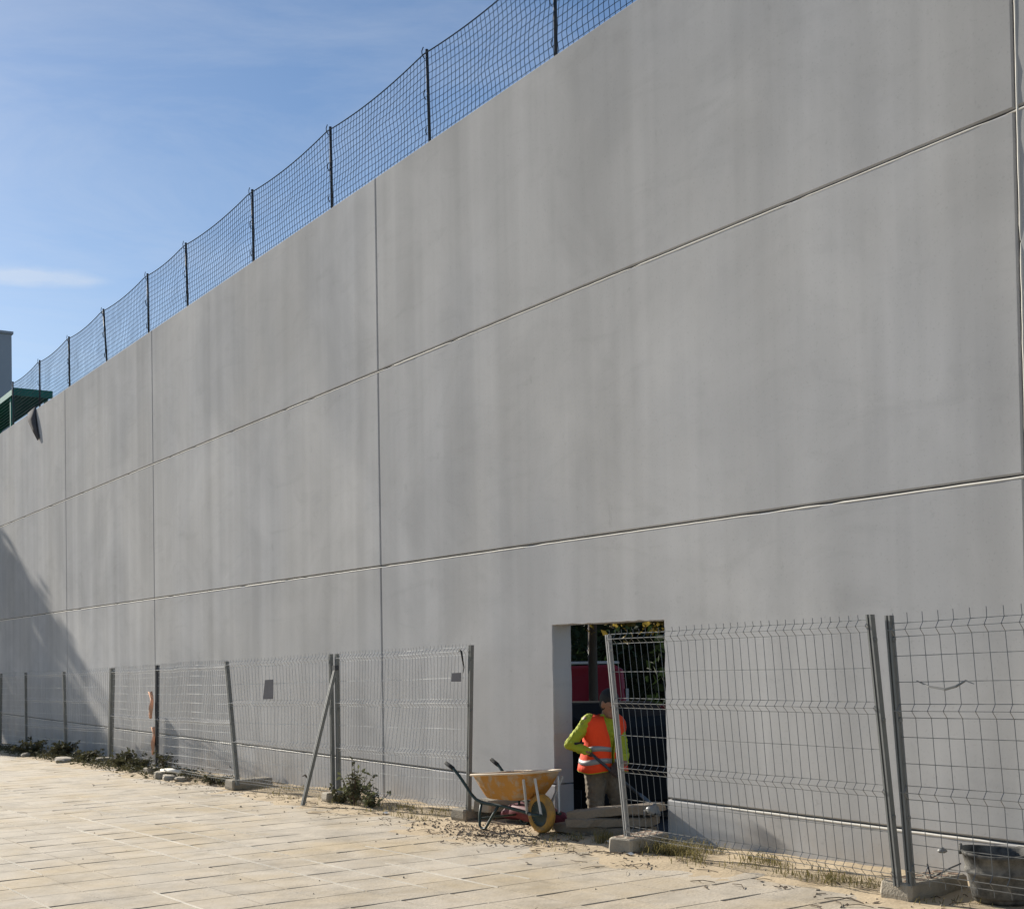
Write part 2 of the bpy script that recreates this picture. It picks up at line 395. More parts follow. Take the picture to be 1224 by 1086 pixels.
for r in range(4):
    for c in range(len(WX)-1):
        x0, x1, z0, z1 = WX[c]+GPV/2, WX[c+1]-GPV/2, WZ[r]+(GP/2 if r else 0), WZ[r+1]-(GP/2 if r < 3 else 0)
        if WX[c] == -14.41 and r == 0:
            wpanel(rect(x0, DX0, z0, z1, 0), [(x0+CH,z0+CH),(DX0-.006,z0+CH),(DX0-.006,z1-CH),(x0+CH,z1-CH)])
            wpanel(rect(DX1, x1, z0, z1, 0), [(DX1+.006,z0+CH),(x1-CH,z0+CH),(x1-CH,z1-CH),(DX1+.006,z1-CH)])
        elif WX[c] == -14.41 and r == 1:
            e = .006
            def jag(a, b_, n_, ax):
                out = []
                for q in range(1, n_):
                    t = q/n_; d = random.gauss(0, .0022)+(random.random() < .08)*random.uniform(0,.010)
                    out.append((a[0]+(b_[0]-a[0])*t+(d*ax[0]), a[1]+(b_[1]-a[1])*t+d*ax[1]))
                return out
            j1, j2, j3 = jag((DX0,z0),(DX0,DZ),22,(-1,0)), jag((DX0,DZ),(DX1,DZ),20,(0,1)), jag((DX1,DZ),(DX1,z0),22,(1,0))
            o_ = [(x0,z0),(DX0,z0)]+j1+[(DX0,DZ)]+j2+[(DX1,DZ)]+j3+[(DX1,z0),(x1,z0),(x1,z1),(x0,z1)]
            i_ = [(x0+CH,z0+CH),(DX0-e,z0+CH)]+[(x-e+random.gauss(0,.0015),z) for x,z in j1]+[(DX0-e,DZ+e)]+[(x,z+e+random.gauss(0,.0015)) for x,z in j2]+[(DX1+e,DZ+e)]+[(x+e+random.gauss(0,.0015),z) for x,z in j3]+[(DX1+e,z0+CH),(x1-CH,z0+CH),(x1-CH,z1-CH),(x0+CH,z1-CH)]
            wpanel(o_, i_)
        else: wpanel(rect(x0, x1, z0, z1, 0), rect(x0, x1, z0, z1, CH))
# sealant at the bottom of the joints
for z in WZ[1:-1]:
    segs = [(WX[0], DX0-.01), (DX1+.01, WX[-1])] if z < 1 else [(WX[0], WX[-1])]
    for a, bb in segs:
        s = MB().box(((a+bb)/2, W+.075, z), (bb-a, .08, GP-.001)); o = s.build('horizontal_sealant', MT['sealant']); o.parent = wall; o.matrix_parent_inverse = wall.matrix_basis.inverted()
for x in WX[1:-1]:
    s = MB().box((x, W+.08, 3.4), (GPV-.0015, .08, 8.55)); o = s.build('vertical_sealant', MT['joint']); o.parent = wall; o.matrix_parent_inverse = wall.matrix_basis.inverted()
# pale mortar beads squeezed out along the lower lips of the joints
ms = MB()
def bead(pts, nrm_a, nrm_b, r0):
    """half-round bead: section spanned by two directions"""
    k = len(pts); vs = []; fs = []
    for q, P in enumerate(pts):
        P = Vector(P); r_ = r0*random.uniform(.88, 1.12)*(.35 if q in (0, k-1) else 1)
        for t in (-.9, -.35, .3, .9): vs.append(P + nrm_a*(r_*math.cos(t*1.5)) + nrm_b*(r_*math.sin(t*1.5)))
    for q in range(k-1):
        for e in range(3): fs.append((q*4+e, q*4+e+1, q*4+e+5, q*4+e+4))
    ms.add(vs, fs, True)
OUT, UP, LEFT = Vector((0,-1,0)), Vector((0,0,1)), Vector((-1,0,0))
for z in WZ[1:-1]:
    x = -36.0
    while x < 3.4:
        ln = random.uniform(.5, 3.5)
        if not (z < 1 and DX0-.02 < x+ln and x < DX1+.02):
            k = max(3, int(ln/.11)); r_ = random.uniform(.0065, .0105)
            bead([(x+ln*q/k, W+.004+random.gauss(0,.0006), z-GP/2-CH*.62+random.gauss(0,.0006)) for q in range(k+1)], OUT, UP, r_)
        x += ln+random.uniform(0, .12)
zz = -.1
while zz < 7.6:
    ln = random.uniform(.8, 2.4); k = int(ln/.12)+2
    bead([(WX[6]+GPV/2+CH*.55+random.gauss(0,.001), W+.004+random.gauss(0,.001), min(zz+ln*q/k, 7.7)) for q in range(k+1)], OUT, LEFT, .0095); zz += ln+random.uniform(0,.05)
o = ms.build('mortar_bead', MT['mortar']); o.parent = wall; o.matrix_parent_inverse = wall.matrix_basis.inverted(); tag(o, kind='stuff')
# threshold of the doorway: a rough broken sill
sb = MB(); k = 18; vs = []; fs = []
for i in range(k+1):
    x = DX0+.004+(DX1-DX0-.008)*i/k
    for y, z in ((W-.16, -.10), (W-.12, .02), (W+.10, .03), (W+.26, -.02), (W+.34, -.42)):
        vs.append((x, y+random.gauss(0,.015), z+random.gauss(0,.012)-.03))
for i in range(k):
    for e in range(4): fs.append((i*5+e, i*5+e+1, i*5+e+6, i*5+e+5))
sb.add(vs, fs); tag(sb.build('door_sill', MT['block']), kind='structure')

# ------------------------------------------------------------------ safety net on top of the wall
TOPZ = WZ[-1]; NY = W+.10
NPX = [(-34.6,0), (-31.85,.02), (-29.2,-.01), (-26.35,-.22), (-23.68,-.04), (-21.57,-.06), (-18.62,-.02), (-15.86,-.02), (-13.2,-.04), (-10.62,0), (-8.0,.03), (-5.4,0)]
NH = 1.18
where = {1:'at the torn end by the green canopy', 2:'second from the torn end of the net', 3:'leaning left, over the short panel', 4:'just right of the leaning one', 5:'between the two upright left joints', 6:'fourth left of the right dark joint', 7:'nearest left of the long vertical joint', 8:'first right of the long vertical joint', 9:'cut by the top of the picture', 0:'hidden behind the tower end', 10:'above the doorway', 11:'above the rightmost joint'}
for i, (x, ln) in enumerate(NPX):
    e = empty('net_post', (x, NY, TOPZ))
    tag(e, 'thin dark net post on the wall top, ' + where[i], 'post', 'net posts along the wall top')
    h = NH
    b = MB().tube([(0,0,-.0),(ln*.5,0,h*.5),(ln,0,h)], .021, 6); b.build('shaft', MT['postdk'], e)
    for hz, s_ in ((h-.05, 1), (.62, .8), (.18, .6)):
        px = ln*hz/h; b = MB()
        b.tube([(px-.02,-.02,hz-.06*s_),(px-.06*s_,-.03,hz),(px-.07*s_,-.03,hz+.05*s_),(px-.03*s_,-.03,hz+.085*s_)], .006, 4)
        b.build('hook', MT['postdk'], e)
    b = MB().box((0,0,.006), (.12,.10,.012)); b.build('base_plate', MT['postdk'], e)
net = empty('safety_net', (-20, NY, TOPZ))
tag(net, 'dark square-mesh safety net strung on posts along the wall top', 'net')
b = MB(); rope = MB(); cell = .085
tops = [(x+ln, TOPZ+NH-.07) for x, ln in NPX]
def ntop(x):
    for (xa, za), (xb, zb) in zip(tops, tops[1:]):
        if xa <= x <= xb:
            t = (x-xa)/(xb-xa); return za+(zb-za)*t - .065*4*t*(1-t)*min(1,(xb-xa)/2.6)
    return TOPZ+NH-.07
def npt(x, v):
    z0 = TOPZ-.03; z = z0+(ntop(x)-z0)*v
    y = NY-.05+.05*fbm(x*.7, v*1.2, 2)*(1-abs(2*v-1))
    return Vector((x+.035*fbm(x*.9, v*2, 7)-net.location.x, y-net.location.y, z-net.location.z))
x = -34.3; NV = 13
while x < -5.4:
    b.tube([npt(x+.02*math.sin(v*2+x), v/5) for v in range(6)], .0038, 3, False); x += cell
for j in range(NV+1):
    pts = []; x = -34.3
    while x < -5.4: pts.append(npt(x, j/NV)); x += .19
    (rope if j == NV else b).tube(pts, .008 if j == NV else .0038, 3 if j < NV else 5, False)
tag(b.build('net_mesh', MT['net'], net), kind='stuff'); rope.build('top_rope', MT['net'], net)
# torn sheet hanging over the wall edge
sh = MB()
rg = [[(-32.7,W+.02,7.76),(-31.8,W+.02,7.80)],[(-32.45,W-.03,7.52),(-31.75,W-.03,7.55)],[(-32.05,W-.04,7.25),(-31.6,W-.04,7.26)],[(-31.55,W-.03,6.92),(-31.42,W-.03,6.94)]]
sh.loft(rg, False, False, True, closed=False)
o = sh.build('hanging_sheet', MT['paper']); md = o.modifiers.new('t', 'SOLIDIFY'); md.thickness = .006
tag(o, 'torn grey sheet dangling over the wall top at its far end', 'sheet')

# ------------------------------------------------------------------ tower and canopy behind the far end
tw = empty('grey_tower', (-57, 11, 0)); tag(tw, 'plain grey rendered tower block rising behind the far end of the wall', 'building')
MB().box((-.1, -.1, 7.4), (5.8, 2.2, 15)).build('wall', MT['tower'], tw)
MB().box((-.1, -.1, 14.94), (5.92, 2.32, .10)).build('coping', MT['tower'], tw)
cn = empty('green_canopy', (-46, 9.2, 9.5)); tag(cn, 'dark green ribbed metal canopy behind the far end of the wall', 'canopy')
MB().box((0, 0, .06), (14, 1.05, .05)).build('roof_sheet', MT['green'], cn)
MB().box((7.04, 0, .02), (.07, 1.12, .22)).build('fascia', MT['green'], cn)
MB().box((0, -.55, .0), (14, .05, .16)).build('side_beam', MT['green'], cn)
for i in range(9):
    MB().box((0, -.46+.115*i, -.03), (13.9, .05, .10)).build('rib', MT['green'], cn)
for x_ in (6.6, 0.5):
    for y_ in (-.48, .48): MB().box((x_, y_, -4.9), (.10, .10, 9.75)).build('column', MT['green'], cn)

# ------------------------------------------------------------------ wire fence panels
def post_mesh(b, p0, p1, w=.05, d=.05):
    p0, p1 = Vector(p0), Vector(p1); n = 5; h = w/2; gd = .012
    prof = [(-h,-h),(-h*.35,-h),(-h*.35,-h+gd),(h*.35,-h+gd),(h*.35,-h),(h,-h),(h,h),(h*.35,h),(h*.35,h-gd),(-h*.35,h-gd),(-h*.35,h),(-h,h)]
    b.loft([[p+Vector((x, y, 0)) for x, y in prof] for p in (p0, p1)], True, True, False)
def fence(bl, tl, br, tr, sp, style, label, posts, seed, bend=.03, pm='post', wr=.0026):
    rn = random.Random(seed); o = Vector((bl[0], bl[1], bl[2])); e = empty('fence_panel', o)
    tag(e, label, 'fence panel', 'wire fence panels in front of the wall')
    bl, tl, br, tr = [Vector(p)-o for p in (bl, tl, br, tr)]
    L_ = (br-bl).length; nrm = (br-bl).cross(tl-bl).normalized()
    if nrm.y > 0: nrm = -nrm
    ph = rn.uniform(0, 9)
    def P(u, v, w=0):
        p = bl.lerp(br, u).lerp(tl.lerp(tr, u), v)
        w += bend*math.sin(math.pi*u)*fbm(u*2.2+ph, v*1.6, ph) + bend*.5*fbm(u*5+ph, v*3, 3)*math.sin(math.pi*u)
        return p + nrm*w + Vector((0, 0, .012*math.sin(math.pi*u)*fbm(u*3, ph, 1)))
    b = MB(); fh = .024
    if style == 'fold': folds = [.985, .665, .345, .035]; mids = [.82, .505, .19]
    elif style == 'big': folds = [.965, .655, .345, .05]; mids = [.865, .765, .555, .455, .25, .15]; fh = .026
    else: folds = [.97, .50, .05]; mids = [.90, .82, .74, .66, .58, .42, .34, .26, .18, .11]
    vv = [0.0]
    prof = []
    fd = .034
    for f_ in sorted(folds):
        prof += [(f_-fh, 0), (f_, fd), (f_+fh, 0)]
    prof = [(0.0, 0)] + [(a, c) for a, c in prof if 0 < a < 1.03] + [(1.03, 0)]
    prof = sorted(set(prof))
    nw = max(4, int(L_/sp))
    for i in range(nw+1):
        u = (i+.25)/(nw+.5)
        uu = u+rn.gauss(0, .0006)
        b.tube([P(uu, v, w) for v, w in prof], wr, 3, False)
    hor = []
    for f_ in folds: hor += [(f_-fh, 0), (f_, fd), (f_+fh, 0)]
    hor += [(q, 0) for q in mids]
    kk = max(6, int(L_/.3))
    tag(b.build('vertical_wires', MT['galvpale' if bend > .035 else 'galv'], e), kind='stuff'); b = MB()
    for v, w in hor:
        if v > 1.025 or v < -.01: continue
        b.tube([P(i/kk, v, w-.004) for i in range(kk+1)], wr*1.15, 3, False)
    tag(b.build('horizontal_wires', MT['galvlt' if style == 'wide' or bend > .035 else 'galv'], e), kind='stuff')  # paler metal on most panels paints sun glints into the horizontal wires
    for side, ex, wd, mm in posts:
        p0, p1 = (bl, tl) if side == 'l' else (br, tr)
        d = (p1-p0).normalized(); pb = MB(); post_mesh(pb, p0-d*.02, p1+d*ex, wd, wd); pb.build('post', MT[mm], e)
        for v in (.25, .62, .93):
            cl = MB(); cl.box(p0.lerp(p1, v)+Vector((wd/2+.004, 0, 0)), (.012, wd*.6, .022)); cl.build('clip', MT[mm], e)
    return e
# posts, base then top
Pa=((-5.618,6.782,.157),(-5.759,6.80,1.86)); Pb=((-5.70,6.75,.156),(-5.87,6.745,1.86))
LF=((-8.707,6.905,.109),(-8.923,6.905,1.83)); P563=((-11.542,7.059,.06),(-11.44,7.059,1.76))
P4a=((-14.73,7.04,-.03),(-14.77,7.053,1.70)); P4b=((-14.66,7.083,-.03),(-14.655,7.083,1.70)); P275=((-17.219,6.773,-.05),(-17.576,6.773,1.63))
P187=((-21.42,7.008,-.17),(-21.34,7.008,1.58)); P140=((-24.9,7.25,-.22),(-24.72,7.25,1.53)); P77=((-27.5,7.1,-.26),(-27.62,7.1,1.46)); P29=((-30.5,7.0,-.31),(-30.5,7.0,1.44)); P0=((-32.9,6.95,-.345),(-32.75,6.95,1.41)); PL=((-35.9,6.95,-.39),(-35.9,6.95,1.38))
def low(p, h=.06): return (p[0], p[1], gz(p[0])+h)
fence(Pa[0], Pa[1], (-2.7,6.80,.17), (-2.85,6.86,1.93), .118, 'big', 'coarse-meshed wire fence panel at the right edge, in front of the rubber tub', [('l',.04,.042,'post'),('r',.04,.042,'post')], 1, .02)
fence(LF[0], LF[1], Pb[0], Pb[1], .088, 'fold', 'leaning wire fence panel that crosses the doorway on the right', [('l',.012,.04,'postlt'),('r',.05,.042,'post')], 2, .03)
fence(P4b[0], P4b[1], P563[0], P563[1], .075, 'fold', 'wire fence panel between the weeds and the wheelbarrow', [('l',.03,.046,'post'),('r',.03,.044,'post')], 3, .06)
fence(P275[0], P275[1], P4a[0], P4a[1], .08, 'fold', 'wire fence panel carrying the small grey card', [('l',.03,.052,'post'),('r',.03,.044,'post')], 4, .04)
fence(P187[0], P187[1], P275[0], P275[1], .09, 'wide', 'wire fence panel right of the post tied with orange cloth', [('l',.03,.06,'postdk')], 5, .05, wr=.0032)
fence(P140[0], P140[1], P187[0], P187[1], .1, 'wide', 'wire fence panel left of the post tied with orange cloth', [('l',.03,.085,'post')], 6, .06)
fence(P77[0], P77[1], P140[0], P140[1], .1, 'fold', 'shaded wire fence panel, fourth from the left edge', [('l',.03,.055,'post')], 7, .04)
fence(P29[0], P29[1], P77[0], P77[1], .1, 'fold', 'shaded wire fence panel, third from the left edge', [('l',.03,.055,'post')], 8, .04)
fence(P0[0], P0[1], P29[0], P29[1], .1, 'wide', 'shaded wire fence panel nearest the left edge', [('l',.03,.055,'post')], 9, .04)
fence(PL[0], PL[1], P0[0], P0[1], .1, 'fold', 'farthest wire fence panel, cut off by the left edge', [('l',.03,.055,'post')], 10, .04)
# leaning brace
e = empty('brace_pole', (-14.51,6.53,gz(-14.5))); tag(e, 'slanting grey metal brace pole propping the fence beside the weeds', 'pole')
b = MB(); post_mesh(b, (0,0,.01), (.0,.47,1.68), .042); b.build('shaft', MT['post'], e)
MB().box((0,.46,1.66), (.07,.05,.06)).build('bracket', MT['postdk'], e)

# concrete feet
def block(x, y, rz, label, dims=(.25,.62,.115), holes=True, dz=0, tilt=0):
    e = empty('concrete_foot', (x, y, sz(x, y)-.004+dz), rz); e.rotation_euler = (tilt, 0, rz)
    tag(e, label, 'concrete block', 'concrete fence feet')
    a, b_, c = dims; k = MB(); ch = .014
    def rg(d, z): 
        hx, hy = a/2-d, b_/2-d; q = .02
        return [(-hx+q,-hy,z),(hx-q,-hy,z),(hx,-hy+q,z),(hx,hy-q,z),(hx-q,hy,z),(-hx+q,hy,z),(-hx,hy-q,z),(-hx,-hy+q,z)]
    rings = [rg(.0,0), rg(-.004,.03), rg(.002,c-ch), rg(ch,c)]
    rings = [[(p[0]+random.gauss(0,.002), p[1]+random.gauss(0,.002), p[2]) for p in r_] for r_ in rings]
    k.loft(rings, True, True, False); k.build('body', MT['block'], e)
    if holes:
        for i in range(5):
            for j in (-1, 1):
                h = MB(); cx, cy = j*a*.23, -b_/2+b_*(i+.7)/5.4
                h.lathe([(.040,.0),(.040,.004),(.034,.004),(.031,.0015),(.0001,.0012)], (cx, cy, c-.001), n=12); h.build('recess_ring', MT['hole'], e)
    return e
block(-5.73, 7.05, R(2), 'low concrete fence foot with round holes beside the rubber tub')
block(-8.70, 7.03, R(14), 'concrete fence foot in front of the doorway, under the pale leaning post', (.25,.55,.125), True)
block(-11.66, 7.28, R(4), 'concrete fence foot behind the wheelbarrow handles', (.25,.6,.12), False)
block(-11.45, 7.37, R(12), 'second concrete foot stacked behind the wheelbarrow', (.25,.5,.12), False, dz=.10)
block(-17.42, 7.02, R(3), 'long concrete fence foot under the leftmost leaning green-grey post', (.27,.62,.13), False)
block(-14.66, 7.12, R(-6), 'concrete fence foot hidden among the weeds', (.22,.45,.10), False)
block(-21.40, 7.05, R(5), 'concrete fence foot below the orange cloth', (.24,.5,.09), False)
block(-24.85, 7.22, R(-5), 'concrete fence foot among dark weeds near the left', (.24,.5,.09), False)

# ------------------------------------------------------------------ small things on the fence
def sheet(name, pts, m, label, cat, th=.006):
    b = MB(); b.loft(pts, False, False, len(pts) > 5, closed=False); o = b.build(name, MT[m]); md = o.modifiers.new('t','SOLIDIFY'); md.thickness = th
    return tag(o, label, cat)
sheet('grey_card', [[(-16.40,6.86,1.40),(-16.14,6.86,1.41)],[(-16.44,6.845,1.14),(-16.12,6.85,1.15)]], 'paper', 'small grey card tied to the wire fence', 'card')
sheet('torn_tarp', [[(-11.78,7.03,1.50),(-11.60,7.03,1.505)],[(-11.785,7.025,1.41),(-11.60,7.027,1.412)]], 'paper', 'scrap of dark tarp caught on the fence near the wheelbarrow', 'scrap')
b = MB().tube([(-11.64,7.03,1.72),(-11.61,7.02,1.745),(-11.57,7.02,1.72),(-11.55,7.02,1.64),(-11.54,7.03,1.56),(-11.56,7.03,1.50)], [.004,.009,.012,.009,.006,.003], 6)
tag(b.build('frayed_cord', MT['rubber']), 'frayed black cord hanging from the fence top by the wheelbarrow', 'cord')
# orange cloth strips tied round the dark post
for k, (z0, z1, wv, lab) in enumerate(((1.17, .72, .11, 'upper pale orange cloth strip tied to the dark fence post'), (.58, .12, .075, 'lower orange cloth strip tied to the dark fence post'))):
    rows = []
    for i in range(9):
        t = i/8; w2 = wv*(.35+.75*math.sin(math.pi*min(1,t*.9+.12))); xx = -21.43+.012*math.sin(t*5+k)-(.07 if k == 0 else -.03)
        rows.append([(xx-w2+.03*math.sin(t*9), 6.95-.03*math.cos(t*7), z0+(z1-z0)*t), (xx, 6.925+.02*math.sin(t*8), z0+(z1-z0)*t-.01), (xx+w2*.7, 6.955, z0+(z1-z0)*t+.01)])
    sheet('cloth_strip', rows, 'cloth', lab, 'cloth', .004)
b = MB().tube([(-5.55,6.80,1.47),(-5.43,6.77,1.435),(-5.30,6.76,1.42),(-5.22,6.765,1.44),(-5.16,6.78,1.475),(-5.10,6.78,1.455)], [.004,.007,.009,.009,.007,.003], 5)
tag(b.build('bent_wire', MT['galv']), 'bent scrap of wire hooked on the coarse fence panel', 'wire')
b = MB().lathe([(.001,.03),(.014,.025),(.03,.012),(.034,0),(.02,-.008),(.001,-.01)], (-5.62,7.1,.335), n=9)
tag(b.build('white_cap', MT['plastic']), 'small white plastic cap lodged behind the coarse fence panel', 'cap')
b = MB().tube([(-5.50,6.80,.30),(-5.44,6.76,.22),(-5.38,6.78,.26),(-5.30,6.76,.30),(-5.22,6.77,.34)], .006, 4)
tag(b.build('tie_wire', MT['postdk']), 'twisted tie wire at the foot of the right fence post', 'wire')
b = MB().tube([(-15.5,7.05,.02),(-15.49,7.05,.12),(-15.55,7.04,.17),(-15.63,7.04,.15)], [.01,.009,.012,.006], 5)
tag(b.build('bent_rod', MT['twig']), 'short bent rod sticking up behind the fence by the long foot', 'rod')

# ------------------------------------------------------------------ rubber tub
e = empty('rubber_tub', (-5.22, 7.17, sz(-5.22,7.17)+.006)); e.scale = (1.04,1.04,.86); tag(e, 'dusty black rubber builder’s tub behind the fence at the right edge'.replace('’',"'"), 'tub')
prof = [(.0001,0),(.155,0),(.170,.02),(.186,.12),(.198,.20),(.212,.21),(.216,.235),(.208,.25),(.226,.34),(.240,.35),(.243,.372),(.233,.378),(.222,.362),(.20,.24),(.172,.03),(.0001,.022)]
b = MB(); rings = []
for r_, h in prof:
    rings.append([(r_*math.cos(a)*(1+.02*math.sin(2*a+1)), r_*math.sin(a)*(1+.015*math.cos(3*a)), h*(1+.035*math.sin(2*a+.6)*(h/.37))) for a in [2*math.pi*j/36 for j in range(36)]])
b.loft(rings, False, False, True); b.build('body', MT['tubf'], e)
for s_ in (-1, 1):
    a0 = R(38)
    dx, dy = math.cos(a0)*s_, math.sin(a0)*s_; tx, ty = -dy, dx
    pts = [(dx*.235+tx*t*.07, dy*.235+ty*t*.07, .355+.055*(1-t*t)) for t in (-1,-.8,-.4,0,.4,.8,1)]
    MB().tube(pts, .013, 6).build('handle', MT['tubf'], e)

# ------------------------------------------------------------------ wheelbarrow
wb = empty('wheelbarrow', (-10.08, 6.97, sz(-10.1,6.97)-.004), R(3)); tag(wb, 'dusty orange-yellow wheelbarrow with dark tube frame standing before the doorway', 'wheelbarrow')
wh = empty('wheel', (0,0,.185)); wh.parent = wb
b = MB(); rr_ = []
for i in range(14):
    a = 2*math.pi*i/14; rr_.append((.149+.038*math.cos(a), .042*math.sin(a)))
rr_.append(rr_[0]); b.lathe(rr_, axis='Y', n=28); b.build('tyre', MT['tyre_y'], wh)
b = MB().lathe([(.122,-.030),(.116,-.020),(.07,-.012),(.03,-.030),(.0005,-.032)], axis='Y', n=24).lathe([(.0005,.032),(.03,.030),(.07,.012),(.116,.020),(.122,.030)], axis='Y', n=24)
b.build('rim', MT['dkgreen'], wh)
MB().tube([(0,-.15,0),(0,.15,0)], .011, 8).build('axle', MT['galv'], wh)
# tray: lofted open pan
def trayring(z, xa, xb, ya, yb, c=.07):
    return [(xa+c,-ya,z),(xb-c,-yb,z),(xb-.02,-yb+c*.6,z),(xb,0,z),(xb-.02,yb-c*.6,z),(xb-c,yb,z),(xa+c,ya,z),(xa,ya-c,z),(xa,0,z),(xa,-ya+c,z)]
def lift(rg, k=.035): return [(x, y, z+k*(x+.5)) for x, y, z in rg]
outer = [trayring(.285,-.66,-.17,.20,.17), trayring(.30,-.68,-.13,.22,.19), trayring(.42,-.75,.0,.26,.22), trayring(.535,-.82,.075,.29,.24)]
outer = [lift(r_, .02+.02*i) for i, r_ in enumerate(outer)]
inner = [[(x*.985-.008, y*.965, z+.006) for x, y, z in r_] for r_ in outer[::-1]]
b = MB().loft(outer+inner, True, True, False); tray = b.build('tray', MT['yellow'], wb)
md = tray.modifiers.new('s','SUBSURF'); md.levels = 0
rim = [Vector(p) for p in outer[-1]]; rim.append(rim[0])
MB().tube(rim, .0105, 6, False).build('rolled_rim', MT['rimlip'], wb)
for s_ in (-1, 1):
    y = .25*s_
    b = MB().tube([(-1.09,y*1.10,.568),(-1.06,y*1.10,.555),(-.97,y*1.08,.49),(-.88,y*1.05,.41),(-.79,y*1.0,.32),(-.72,y*.97,.275),(-.62,y*.9,.25),(-.35,y*.72,.235),(-.15,y*.50,.205),(.02,y*.46,.185),(.14,y*.46,.185)], .0165, 8); b.build('frame_tube', MT['dkgreen'], wb)
    b = MB().tube([(-1.205,y*1.125,.614),(-1.20,y*1.125,.612),(-1.19,y*1.123,.608),(-1.12,y*1.11,.580),(-1.07,y*1.10,.560)], [.006,.015,.0195,.0205,.020], 10); b.build('grip', MT['rubber'], wb)
    b = MB().tube([(-.66,y*.9,.25),(-.665,y*.98,.14),(-.66,y*1.0,.03),(-.63,y*1.0,.008),(-.57,y*1.0,.008),(-.54,y*1.0,.04),(-.46,y*.93,.15),(-.42,y*.80,.235)], .0135, 7); b.build('leg', MT['dkgreen'], wb)
    b = MB(); p0, p1 = Vector((-.06,y*.50,.19)), Vector((.035,y*.93,.52)); b.tube([p0, p1], .013, 4); b.build('tray_strut', MT['galvlt'], wb)
    b = MB().tube([(.13,y*.42,.185),(.085,y*.55,.53)], .012, 4); b.build('front_strut', MT['galvlt'], wb)
MB().tube([(-.66,-.25,.10),(-.66,.25,.10)], .010, 6).build('cross_bar', MT['dkgreen'], wb)
# red sack lying behind the barrow
b = MB(); rings = []
for i in range(9):
    t = i/8; w2 = .17*math.sin(math.pi*(.08+.84*t))**.6; h = .20*math.sin(math.pi*(.1+.8*t))**.7
    rings.append([(-11.15+1.0*t, 7.27+w2*math.cos(a)+.03*fbm(t*4,a,1), sz(-10.7,7.27)+.02+h*max(0,math.sin(a)*.5+.5)+.03*fbm(t*5,a*2,2)) for a in [2*math.pi*j/14 for j in range(14)]])
b.loft(rings, True, True, True); tag(b.build('red_sack', MT['red']), 'crumpled dark red sack on the ground behind the wheelbarrow', 'sack')

# ------------------------------------------------------------------ boards at the doorway
def plank(c, d, rz, tilt, label, seed):
    rn = random.Random(seed); e = MB(); L2, w2, h2 = d[0]/2, d[1]/2, d[2]/2; rings = []
    for i in range(9):
        x = -L2+2*L2*i/8; k = .93 if i in (0,8) else 1
        rings.append([(x+rn.gauss(0,.006), (y*w2*k+rn.gauss(0,.005)), (z*h2*k+rn.gauss(0,.004))) for y, z in ((-1,-.9),(-1,.8),(-.85,1),(.85,1),(1,.8),(1,-.9))])
    e.loft(rings, True, True, False); o = e.build('timber_plank', MT['wood']); o.location = c; o.rotation_euler = (0, tilt, rz)
    return tag(o, label, 'plank', 'planks stacked at the doorway')
zb = .015
plank((-9.62,7.36,zb+.035), (.95,.30,.085), R(20), 0, 'lowest weathered plank of the stack at the doorway', 1)
plank((-9.50,7.36,zb+.120), (.85,.26,.085), R(30), R(-3), 'middle weathered plank of the stack at the doorway', 2)
plank((-9.48,7.38,zb+.215), (.90,.26,.085), R(26), R(-7), 'topmost tilted plank of the stack at the doorway', 3)
plank((-9.98,7.24,.0), (.70,.16,.07), R(-6), 0, 'dark plank lying flat between the wheel and the stack', 4)
b = MB(); rings = []
for i in range(8):
    t = i/7; w2 = .05*math.sin(math.pi*(.1+.8*t)); rings.append([(-9.10+.20*t, 7.42+w2*math.cos(a)*1.2, zb+.22+.05*math.sin(t*3)+w2*.7*math.sin(a)+.055*fbm(t*9,a*3,3)) for a in [2*math.pi*j/10 for j in range(10)]])
b.loft(rings, True, True, True); tag(b.build('plastic_bag', MT['plastic']), 'crumpled translucent plastic bag on top of the planks', 'bag')

# ------------------------------------------------------------------ worker
def blob(name, caps, m, parent, vox=.012, smooth=6, wr=0.0):
    """one continuous skin grown over tapered limbs (voxel remesh)"""
    b = MB()
    for c in caps:
        p0, p1, r0, r1 = Vector(c[0]), Vector(c[1]), c[2], c[3]; fl = c[4] if len(c) > 4 else (1,1,1)
        ax = (p1-p0); L_ = max(ax.length, 1e-4); ax = ax/L_; a = ax.orthogonal().normalized(); bb = ax.cross(a); rings = []
        n = 14; st = [(-1,.0),(-.87,.5),(-.5,.87),(0,1)]
        seq = [(p0+ax*r0*s_, r0*k) for s_, k in st] + [(p1+ax*r1*-s_, r1*k) for s_, k in st[::-1]]
        mid = (p0+p1)/2
        for c_, r_ in seq:
            r_ = max(r_, .0006); rg = []
            for j in range(n):
                w = 2*math.pi*j/n; q = c_+(a*math.cos(w)+bb*math.sin(w))*r_; d = q-mid
                rg.append(mid+Vector((d.x*fl[0], d.y*fl[1], d.z*fl[2])))
            rings.append(rg)
        b.loft(rings, True, True, True)
    tmp = b.build('tmp', MT[m]); rm = tmp.modifiers.new('r','REMESH'); rm.mode = 'VOXEL'; rm.voxel_size = vox; rm.use_smooth_shade = True
    if smooth: sm = tmp.modifiers.new('s','SMOOTH'); sm.factor = .5; sm.iterations = smooth
    dg = bpy.context.evaluated_depsgraph_get(); me = bpy.data.meshes.new_from_object(tmp.evaluated_get(dg)); me.name = name
    bpy.data.objects.remove(tmp); o = bpy.data.objects.new(name, me); COL.objects.link(o); o.parent = parent
    for p in me.polygons: p.use_smooth = True
    if wr:
        for v in me.vertices:
            c = v.co; k = noise.noise(Vector((c.x*9, c.y*9, c.z*26)))*.6 + noise.noise(Vector((c.x*30+4, c.y*30, c.z*18)))*.4
            v.co = c + v.normal*wr*(abs(k)*2-.5)
        me.update()
    return o
